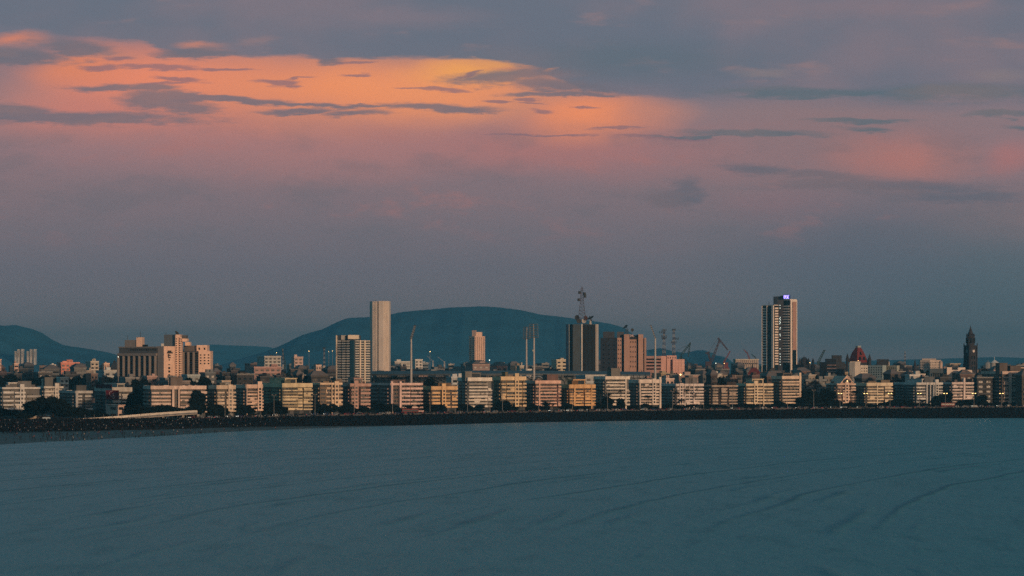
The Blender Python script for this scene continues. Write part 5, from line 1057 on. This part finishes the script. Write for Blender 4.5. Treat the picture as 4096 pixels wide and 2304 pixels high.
def near(px):
    i = min(range(len(HOUSES)), key=lambda k: abs(HOUSES[k][0] - px)); return i
FT = [(8, 1626, 70), (48, 1640, 60), (95, 1650, 70), (128, 1606, 72), (168, 1590, 80), (212, 1582, 84), (246, 1614, 70), (284, 1622, 70), (330, 1628, 64), (368, 1640, 60), (405, 1650, 50), (512, 1596, 54), (540, 1556, 56), (560, 1586, 50), (535, 1618, 60), (572, 1640, 50),
      (784, 1562, 62), (838, 1606, 74), (872, 1628, 56), (908, 1622, 62), (945, 1616, 70), (1010, 1650, 44), (1050, 1606, 78), (1088, 1600, 72), (1118, 1622, 52), (1190, 1632, 40), (1228, 1650, 40), (1284, 1620, 60), (1322, 1613, 62), (1372, 1614, 70), (1410, 1630, 50), (1462, 1610, 62), (1503, 1606, 72), (1540, 1620, 50),
      (1588, 1630, 48), (1622, 1634, 44), (1664, 1614, 54), (1702, 1606, 70), (1748, 1610, 58), (1800, 1634, 46), (1846, 1614, 62), (1960, 1628, 50), (2012, 1600, 58), (2045, 1618, 50), (2072, 1602, 62), (2130, 1632, 44), (2184, 1596, 48), (2222, 1622, 46), (2258, 1634, 44), (2304, 1622, 48), (2350, 1622, 52), (2394, 1606, 46),
      (2426, 1584, 56), (2466, 1596, 50), (2496, 1620, 44), (2540, 1632, 40), (2600, 1634, 40), (2696, 1622, 44), (2760, 1634, 40), (2800, 1620, 46), (2846, 1616, 46), (2890, 1622, 44), (2940, 1618, 44), (3020, 1612, 44), (3064, 1630, 36), (3104, 1602, 56), (3160, 1612, 44), (3206, 1590, 50), (3232, 1560, 64), (3268, 1566, 60), (3298, 1552, 62),
      (3306, 1600, 50), (3342, 1600, 54), (3398, 1606, 50), (3440, 1618, 44), (3480, 1612, 40), (3552, 1600, 56), (3604, 1598, 70), (3640, 1612, 50), (3738, 1582, 54), (3772, 1572, 68), (3838, 1598, 62), (3868, 1594, 60), (3912, 1580, 66), (3946, 1612, 50), (4084, 1606, 54)]
seen_ct = {}
def ordlab(kind, i, tot_key, adj):
    k = (kind, i); seen_ct[k] = seen_ct.get(k, 0) + 1
    return '%s, %s from left of those at the %s' % (adj, ORD[seen_ct[k] - 1], HOUSES[i][1])
for px, yt, w in FT:
    i = near(px); adj = 'tall round-topped dark tree' if yt < 1590 else ('broad dark street tree' if w >= 56 else 'small dark bushy tree')
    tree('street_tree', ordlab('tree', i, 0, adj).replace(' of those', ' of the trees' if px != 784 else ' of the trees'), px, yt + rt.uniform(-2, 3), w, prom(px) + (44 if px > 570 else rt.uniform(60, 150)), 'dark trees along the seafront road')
for px, yt, w in [(1774, 1552, 30), (2406, 1550, 32), (2479, 1549, 34), (2591, 1576, 32), (2646, 1550, 36), (2704, 1558, 30), (2746, 1548, 36), (2776, 1566, 36), (2727, 1594, 34), (3326, 1558, 44), (3424, 1556, 40), (3692, 1598, 34), (2437, 1566, 32), (2500, 1580, 30), (3340, 1580, 36)]:
    i = near(px); tree('palm_tree', ordlab('palm', i, 0, 'tall dark palm'), px, yt, w, prom(px) + 41.5, 'tall palms along the seafront road', palm=True)
# low shrubs added as a dark row over the house feet, for the shade there
kb = 0
for px in range(600, 4090, 31):
    p_ = px + rt.uniform(-8, 8); i = near(p_); kb += 1
    tree('added_shrub', ordlab('shrub', i, 0, 'added low dark shrub'), p_, 1618 + rt.uniform(-7, 9) + (8 if px < 1000 else 0), rt.uniform(38, 56), prom(p_) + 44.5, 'low shrubs added before the seafront houses')
# trees between the city blocks
bt = {}
BT = [(10, 1500, 90, 2250), (70, 1503, 90, 2240), (130, 1508, 80, 2240), (190, 1506, 80, 2260), (250, 1503, 90, 2300), (320, 1497, 80, 2350), (370, 1492, 60, 2400), (430, 1500, 70, 2250), (40, 1530, 90, 2060), (140, 1535, 70, 2080), (600, 1518, 60, 1960), (560, 1516, 56, 1960), (700, 1520, 60, 1940), (655, 1524, 50, 1930), (770, 1514, 60, 1960), (830, 1506, 60, 1980), (820, 1497, 46, 2200), (870, 1494, 60, 2350),
      (930, 1500, 50, 2300), (1130, 1490, 60, 2450), (1240, 1500, 50, 2250), (1520, 1512, 60, 2000), (1590, 1508, 60, 2010), (1700, 1516, 70, 1990), (1640, 1484, 60, 2500), (1740, 1480, 70, 2500), (1810, 1486, 60, 2450), (2000, 1484, 70, 2450), (2160, 1478, 40, 2500), (2250, 1488, 50, 2350), (2560, 1480, 60, 2350), (2700, 1492, 70, 2300),
      (2760, 1490, 60, 2350), (2830, 1486, 60, 2400), (2900, 1500, 60, 2200), (2860, 1510, 60, 2100), (2925, 1490, 50, 2450), (3080, 1478, 40, 2650), (3120, 1484, 40, 2500), (3180, 1480, 50, 2500), (3240, 1488, 60, 2350), (3270, 1500, 50, 2200), (3385, 1500, 40, 2200), (3560, 1515, 50, 2080), (3600, 1508, 46, 2100), (3650, 1488, 50, 2350), (3700, 1480, 50, 2450), (3930, 1478, 50, 2500), (3955, 1484, 40, 2400), (2480, 1492, 50, 2250), (1420, 1500, 50, 2050)]
for px, yt, w, D in BT:
    sg_ = max(i for i, (p, _) in enumerate(LANDS) if p <= px); bt[sg_] = bt.get(sg_, 0) + 1
    tree('city_tree', 'dark tree, %s from left, city roofs between %s and %s' % (ORD[bt[sg_] - 1], LANDS[sg_][1], LANDS[sg_ + 1][1]), px, yt, w, D, 'tree crowns among the city roofs')

# ---------------------------------------------------------------- street lamps
LAMPS = [(3360, 1), (3463, 1), (3560, 1), (3677, 1), (3782, 1), (3896, 1), (4006, 1)] + [(3255, 0), (3150, 0), (3040, 0), (2930, 0), (2815, 0), (2690, 0), (2560, 0), (2430, 0), (2290, 0), (2155, 0), (2010, 0), (1870, 0), (1720, 0), (1570, 0), (1417, 0), (1260, 0), (1096, 0), (900, 0)]
lmp = {}
for k, (px, on) in enumerate(sorted(LAMPS)):
    D = prom(px) + 23.8; nb = HOUSES[near(px)][1]; h_ = zrow(1573, D) - GZ if on else 12.5
    lmp[nb] = lmp.get(nb, 0) + 1
    t = thing('street_lamp', ('twin-headed street lamp lit yellow, %s from left before the %s' if on else 'thin unlit twin-headed street lamp, %s from left before the %s') % (ORD[lmp[nb] - 1], nb), 'street lamp', at(px, D, z=GZ + .15), 0, 'twin street lamps along the seafront road')
    MB().cyl(0, 0, 0, h_ - .5, .14, .09, 6).build('pole', STEEL, t)
    for sx_ in (-1, 1):
        MB().bar((0, 0, h_ - .6), (sx_ * .95, 0, h_), .07).build('arm', STEEL, t)
        mb = MB(); mb.box(sx_ * .95 - .45, -.3, h_ - .12, sx_ * .95 + .45, .3, h_ + .2, 0); mb.box(sx_ * .95 - .38, -.26, h_ - .45, sx_ * .95 + .38, .26, h_ - .121, 1); mb.build('lamp_head', [DSTEEL, LAMP if on else FRM], t)

# ---------------------------------------------------------------- flyover at the left
FB = [(296, 1584, 5.7), (380, 1592, 6.1), (470, 1596, 6.9), (560, 1602, 7.8), (650, 1616, 8.5), (730, 1630, 9.0), (790, 1644, 9.2)]
fly = thing('flyover', 'long curved concrete flyover ramp rising behind the beach crowd', 'flyover', at(540, 1602, z=0)); fo = fly.location
FP = [at(px, D, z=z) - fo for px, D, z in FB]
def ribbon(name, o0, o1, z0, z1, m_):
    mb = MB(); k = len(FP); vs = [p + Vector((-o * .12, o, z)) for o, z in ((o0, z1), (o1, z1), (o1, z0), (o0, z0)) for p in FP]
    mb.add(vs, [(j * k + i, j * k + i + 1, ((j + 1) % 4) * k + i + 1, ((j + 1) % 4) * k + i) for j in range(4) for i in range(k - 1)]); return mb.build(name, m_, fly)
fc = paint(190, 172, 146, .25)
ribbon('deck', 0, 9, -1.0, 0, paint(60, 58, 56)); ribbon('parapet', -.35, -.01, .15, .85, fc); ribbon('parapet', 9.01, 9.3, .1, 1.15, fc); ribbon('edge_beam', -.3, -.005, -.95, -.55, paint(110, 98, 84, .25)); ribbon('median', 4.3, 4.6, .01, .6, fc)
for i, p in enumerate(FP[1:]): MB().box(p.x - .5, p.y + 3, 2.0 - 0, p.x + .5, p.y + 6, p.z - 1.01).build('pier', CONC, fly)
for i in range(12):
    px = 340 + i * 37; D = interp(px, [(a, b) for a, b, _ in FB]) - 4
    t = thing('road_sign_post', 'thin pole, %s from left along the flyover front' % ORD[i], 'pole', at(px, D, z=3.4), 0, 'thin poles along the flyover')
    MB().cyl(0, 0, 0, 5.5, .1, .07, 6).build('pole', STEEL, t); MB().box(-.3, -.1, 5.5, .3, .1, 5.7).build('lamp_head', DSTEEL, t)

# ---------------------------------------------------------------- cars and buses
def car_mesh(kind, body):
    m = MB()
    if kind == 'bus':
        m.box(-5, -1.25, .5, 5, 1.25, 3.0, 0); m.box(-4.7, -1.28, 1.5, 4.6, 1.28, 2.5, 1); m.box(-5.03, -1.0, 1.5, 5.03, 1.0, 2.6, 1)
        for x in (-3.4, 3.2): m.cyl(0, 0, 0, 0, .01, .01, 3)
        L_ = 3.3
    else:
        prof = [(-2.1, .35), (-2.15, .8), (-1.5, .95), (-.95, 1.45 if kind == 'car' else 1.75), (.8, 1.47 if kind == 'car' else 1.8), (1.45, 1.0), (2.1, .85), (2.15, .35)]; W_ = .85
        n = len(prof); m.add([(x, -W_, z) for x, z in prof] + [(x, W_, z) for x, z in prof], [tuple(range(n)), tuple(range(2 * n - 1, n - 1, -1))] + [(i, (i + 1) % n, n + (i + 1) % n, n + i) for i in range(n)], 0)
        gl = [(-1.25, .98), (-.85, 1.36), (.72, 1.38), (1.2, .98)]; m.add([(x, -W_ - .01, z) for x, z in gl] + [(x, W_ + .01, z) for x, z in gl], [(0, 1, 2, 3), (7, 6, 5, 4), (2, 3, 7, 6), (0, 1, 5, 4)], 1); L_ = 1.35
    for x in (-L_, L_):
        for y in (-.78 if kind != 'bus' else -1.2, .6 if kind != 'bus' else 1.0):
            n8 = 10; r_ = .33 if kind != 'bus' else .48; m.add([(x + r_ * math.cos(2 * math.pi * i / n8), y - .12, r_ + r_ * math.sin(2 * math.pi * i / n8)) for i in range(n8)] + [(x + r_ * math.cos(2 * math.pi * i / n8), y + .22, r_ + r_ * math.sin(2 * math.pi * i / n8)) for i in range(n8)],
                  [tuple(range(n8)), tuple(range(2 * n8 - 1, n8 - 1, -1))] + [(i, (i + 1) % n8, n8 + (i + 1) % n8, n8 + i) for i in range(n8)], 2)
    for y in (-.6, .6): m.box(2.1 if kind != 'bus' else 5.0, y - .15, .65, 2.18 if kind != 'bus' else 5.06, y + .15, .82, 3); m.box(-2.2 if kind != 'bus' else -5.06, y - .15, .7, -2.12 if kind != 'bus' else -5.0, y + .15, .85, 4)
    return m.mesh(kind, [body, GLASS, TANK, HEADL, TAILL])
HEADL = mat('headlight', (1, .93, .75), .4, 0, emit=4); TAILL = mat('tail_light', (.8, .03, .02), .4, 0, emit=1.5)
CC = [('white', (.5, .5, .48)), ('silver', (.32, .33, .34)), ('dark', (.03, .03, .035)), ('grey', (.12, .12, .125)), ('maroon', (.14, .02, .02)), ('blue', (.03, .05, .14)), ('yellow-topped black', (.05, .045, .03))]
CARM = {n_: car_mesh('car', mat('car_paint_%s' % n_.replace(' ', '_'), c_, .35, 0, spec=.5)) for n_, c_ in CC}
BUSM = car_mesh('bus', mat('bus_paint', (.2, .03, .025), .5, .1))
rc = random.Random(21); px = 640; nc = {}
while px < 4080:
    px += rc.uniform(26, 44) if rc.random() < .8 else rc.uniform(46, 90)
    n_ = rc.choice(('white', 'white', 'white', 'silver', 'silver', 'dark', 'grey', 'maroon', 'blue', 'yellow-topped black')); off = rc.choice((12.5, 15.0, 19.0, 28.0, 34.0)); i = near(px); k = (i, n_); nc[k] = nc.get(k, 0) + 1
    a = at(px, prom(px) + off, z=GZ + .01); b = at(px + 20, prom(px + 20) + off, z=GZ)
    o = obj('car', CARM[n_], None, a, None, math.atan2(b.y - a.y, b.x - a.x) + (math.pi if off > 25 else 0))
    tag(o, '%s car, %s of that colour from left before the %s' % (n_, ORD[nc[k] - 1], HOUSES[i][1]), 'car', 'cars on the seafront road')
for px, lab in ((1640, 'red bus in front of the arched pink house'), (3790, 'red bus in front of the vertical-fin house')):
    o = obj('bus', BUSM, None, at(px, prom(px) + 30, z=GZ + .01), None, .2); tag(o, lab, 'bus')

# ---------------------------------------------------------------- people: one skinned figure per pose, small in the picture
def figure(pose, shirt, legs, skin_):
    J = {'stand': [((0, 0, .92), .13), ((0, 0, 1.2), .15), ((0, 0, 1.42), .13), ((0, 0, 1.52), .06), ((0, 0, 1.66), .105), ((.1, 0, .5), .075), ((.11, .02, .06), .05), ((-.1, 0, .5), .075), ((-.11, .02, .06), .05), ((.25, 0, 1.15), .05), ((.27, -.06, .88), .04), ((-.25, 0, 1.15), .05), ((-.27, -.06, .88), .04)],
         'walk': [((0, 0, .9), .13), ((0, .0, 1.2), .15), ((.02, 0, 1.4), .13), ((.03, 0, 1.5), .06), ((.04, 0, 1.64), .105), ((.15, .06, .48), .075), ((.28, .08, .06), .05), ((-.1, -.06, .48), .075), ((-.3, -.08, .1), .05), ((-.15, .24, 1.15), .05), ((-.22, .22, .92), .04), ((.2, -.24, 1.15), .05), ((.32, -.22, .95), .04)],
         'sit': [((0, 0, .14), .15), ((0, .02, .42), .15), ((0, 0, .62), .13), ((0, -.02, .72), .06), ((0, -.04, .86), .105), ((.12, -.42, .16), .08), ((.13, -.46, -.28), .05), ((-.12, -.42, .16), .08), ((-.13, -.46, -.28), .05), ((.25, -.1, .4), .05), ((.16, -.34, .26), .04), ((-.25, -.1, .4), .05), ((-.16, -.34, .26), .04)]}[pose]
    E = [(0, 1), (1, 2), (2, 3), (3, 4), (0, 5), (5, 6), (0, 7), (7, 8), (2, 9), (9, 10), (2, 11), (11, 12)]
    me = bpy.data.meshes.new('person_seed'); me.from_pydata([j[0] for j in J], E, []); o = bpy.data.objects.new('person_seed', me); COL.objects.link(o)
    o.modifiers.new('skin', 'SKIN'); me.skin_vertices.new() if not me.skin_vertices else None
    for i, v in enumerate(me.skin_vertices[0].data): v.radius = (J[i][1], J[i][1]); v.use_root = (i == 0)
    o.modifiers.new('sub', 'SUBSURF').levels = 1
    dg = bpy.context.evaluated_depsgraph_get(); out = bpy.data.meshes.new_from_object(o.evaluated_get(dg)); out.name = 'person'
    bpy.data.objects.remove(o); out.materials.clear()
    for m_ in (shirt, legs, skin_): out.materials.append(m_)
    hip, neck = J[0][0][2], J[3][0][2]
    for p in out.polygons: p.material_index = 2 if p.center.z > neck else (0 if p.center.z > hip - .02 and not (pose == 'sit' and p.center.y < -.2) else 1)
    return out
SK = mat('skin', (.06, .035, .025), .8, 0); CL = [('white', (.3, .3, .29)), ('dark', (.02, .022, .028)), ('red', (.16, .03, .025)), ('blue', (.04, .07, .2)), ('orange', (.24, .1, .04)), ('grey', (.1, .1, .11)), ('black', (.012, .012, .014)), ('pink', (.2, .1, .1))]
cm = {n_: mat('cloth_%s' % n_, c_, .95, 0) for n_, c_ in CL}
PM = {(ps, n_): figure(ps, cm[n_], cm['dark' if n_ != 'dark' else 'black'], SK) for ps in ('stand', 'walk', 'sit') for n_, _ in CL}
rp = random.Random(33)
PEOPLE = []
def person(px, D, z, pose, n_, label, group):
    o = obj('person', PM[(pose, n_)], None, at(px, D, z=z), (1, 1, 1), rp.uniform(-.7, .7) if pose == 'sit' else rp.uniform(0, 6.28)); s_ = rp.uniform(.92, 1.08); o.scale = (s_,) * 3
    PEOPLE.append((px, o, label, group))
WT = ['dark', 'dark', 'black', 'grey', 'white', 'dark', 'red', 'blue', 'dark', 'black', 'dark', 'black', 'black', 'dark', 'pink', 'black']
for i in range(185):
    px = rp.triangular(-20, 1320, 260); row = interp(px, [(0, 1754), (300, 1752), (600, 1738), (900, 1722), (1250, 1702)]) + rp.gauss(0, 13)
    f_ = None; Ds, Dp = sea(px) - 6, prom(px)
    # find the distance whose slope height shows at that row
    D = Ds
    while D < Dp:
        z = -.4 + (GZ - .05 + .4) * (D - Ds) / (Dp + .3 - Ds)
        if HOR - (z - H) / D * -F * -1 <= row: break
        D += 1.5
    wade = z < .05; n_ = rp.choice(WT); pose = rp.choice(('stand', 'walk', 'stand'))
    person(px, D, max(z, -.35), pose, n_, 'figure in %s %s' % (n_, 'wading' if wade else 'on the wet sand'), 'people in %s on the beach' % n_ if not wade else 'people in %s wading' % n_)
for i in range(112):
    px = rp.uniform(900, 4090); n_ = rp.choice(WT)
    if rp.random() < .55: person(px, prom(px) + .5, GZ + .72, 'sit', n_, 'figure in %s sitting on the parapet' % n_, 'people in %s sitting on the parapet' % n_)
    else: person(px, prom(px) + rp.uniform(2.5, 8), GZ + .15, 'walk', n_, 'figure in %s on the promenade' % n_, 'people in %s on the promenade' % n_)
pc = {}
for px, o, label, group in sorted(PEOPLE, key=lambda e: e[0]):
    i = near(px); k = (label, i); pc[k] = pc.get(k, 0) + 1
    tag(o, '%s, %s from left below the %s' % (label, ORD[min(pc[k], 16) - 1], HOUSES[i][1]), 'person', group)
# the dense crowd between the flyover and the sand, too many to count
mb = MB(); base = PM[('stand', 'dark')]
bv = [v.co.copy() for v in base.vertices]; step = []
def blob(mb, c_, h_, mi):
    mb.cyl(c_.x, c_.y, c_.z, c_.z + h_ * .52, .13, .2, 5, 4); mb.cyl(c_.x, c_.y, c_.z + h_ * .52, c_.z + h_ * .83, .22, .17, 5, mi); mb.cyl(c_.x, c_.y, c_.z + h_ * .86, c_.z + h_, .1, .08, 5, 5)
for i in range(3600):
    px = rp.triangular(-60, 1250, 150); Ds, Dp = sea(px) - 6, prom(px); f_ = rp.uniform(.50 if px < 900 else .3, 1.0); D = Ds + (Dp - Ds) * f_; z = -.4 + (GZ + .35) * f_
    blob(mb, at(px, D, z=z), rp.uniform(1.5, 1.8), rp.choice((0,) + (1,) * 24 + (2, 2, 3)))
for i in range(900):
    px = rp.uniform(-60, 700); D = prom(px) + rp.uniform(1, 14); blob(mb, at(px, D, z=GZ + .12), rp.uniform(1.5, 1.8), rp.choice((0,) + (1,) * 18 + (2,)))
for i in range(700):
    px = rp.uniform(700, 4090); D = prom(px) + rp.uniform(1.2, 8.5); blob(mb, at(px, D, z=GZ + .15), rp.uniform(1.5, 1.8), rp.choice((0, 1, 1, 1, 1, 2, 1, 1, 1)))
cd = lambda n_, c_: mat('crowd_%s' % n_, c_, 1.0, 0, spec=.02)
tag(mb.build('crowd', [cd('pale', (.22, .22, .22)), cd('black', (.008, .010, .013)), cd('grey', (.03, .032, .036)), cd('red', (.09, .025, .022)), cd('black', (0, 0, 0)), cd('hair', (.012, .011, .011))]), 'dense dark crowd of people above the sand and along the promenade', None, None, 'stuff')

# ---------------------------------------------------------------- small things near the beach
t = thing('projection_screen', 'pale blue-grey hoarding board standing left of the flyover', 'hoarding', at(170, 1610, z=GZ)); s_ = 1610 / F
MB().box(0, 0, zrow(1692, 1610) - GZ, 31 * s_, .3, zrow(1669, 1610) - GZ).build('panel', paint(120, 142, 150, .15), t); MB().box(1, .31, 0, 1.3, .6, 2).box(3, .31, 0, 3.3, .6, 2).build('leg', STEEL, t)
def stall(label, px0, px1, ra, rb, D, m_, roofm):
    t = thing('stall', label, 'stall', at(px0, D, z=GZ)); w = (px1 - px0) / F * D; h_ = zrow(ra, D) - GZ
    MB().box(0, 0, 0, w, 3, h_ - .8).build('counter', TANK, t); MB().box(-.3, -.6, h_ - .8, w + .3, 3.2, h_ - .6).build('roof', roofm, t); MB().box(0, -.7, h_ - .6, w, -.5, h_ + .2).build('sign_panel', m_, t)
stall('beach food stall with a green lit signboard', 46, 76, 1694, 1702, 1585, mat('green_lit_sign', (.16, .36, .13), .6, .5, 1.5, emit=.6), DSTEEL)
stall('beach food stall with an orange lit signboard', 88, 112, 1694, 1701, 1585, mat('orange_lit_sign', (.5, .2, .06), .6, .5, 1.5, emit=.6), DSTEEL)
stall('low kiosk with a red awning right of the small annex', 520, 560, 1658, 1664, prom(540) + 60, mat('red_awning', (.4, .03, .03), .8, .2), mat('red_awning', (.4, .03, .03), .8, .2))
stall('low kiosk with a pale pink awning before the arched pink house', 1663, 1696, 1643, 1648, prom(1680) + 40, paint(200, 140, 130), DSTEEL)
stall('kiosk with a bright red sign before the bright yellow house', 2090, 2103, 1625, 1633, prom(2095) + 42, mat('red_lit_sign', (.8, .05, .03), .8, .2, emit=1.2), DSTEEL)
city_block('low cream compound building behind the beach stalls', 60, 200, 1672, prom(120) + 90, 14, (92, 80, 66), 'shed', rr)
city_block('small pink-edged house above the beach stalls', 136, 172, 1656, prom(150) + 130, 20, (96, 74, 64), None, rr)

# ---------------------------------------------------------------- haze
mb = MB(); mb.box(-6000, -350, -1.5, 6000, 21000, 225)
hz = mb.build('haze', None)
hm = bpy.data.materials.new('haze_air'); hm.use_nodes = True; t = hm.node_tree; t.nodes.clear()
o_ = t.nodes.new('ShaderNodeOutputMaterial'); pv = t.nodes.new('ShaderNodeVolumePrincipled')
pv.inputs['Color'].default_value = (0.4, 0.88, 1.0, 1); pv.inputs['Density'].default_value = 8e-5; pv.inputs['Anisotropy'].default_value = 0.6
t.links.new(pv.outputs[0], o_.inputs['Volume']); hz.data.materials.clear(); hz.data.materials.append(hm)
tag(hz, 'thin blue evening haze filling the air', None, None, 'stuff')
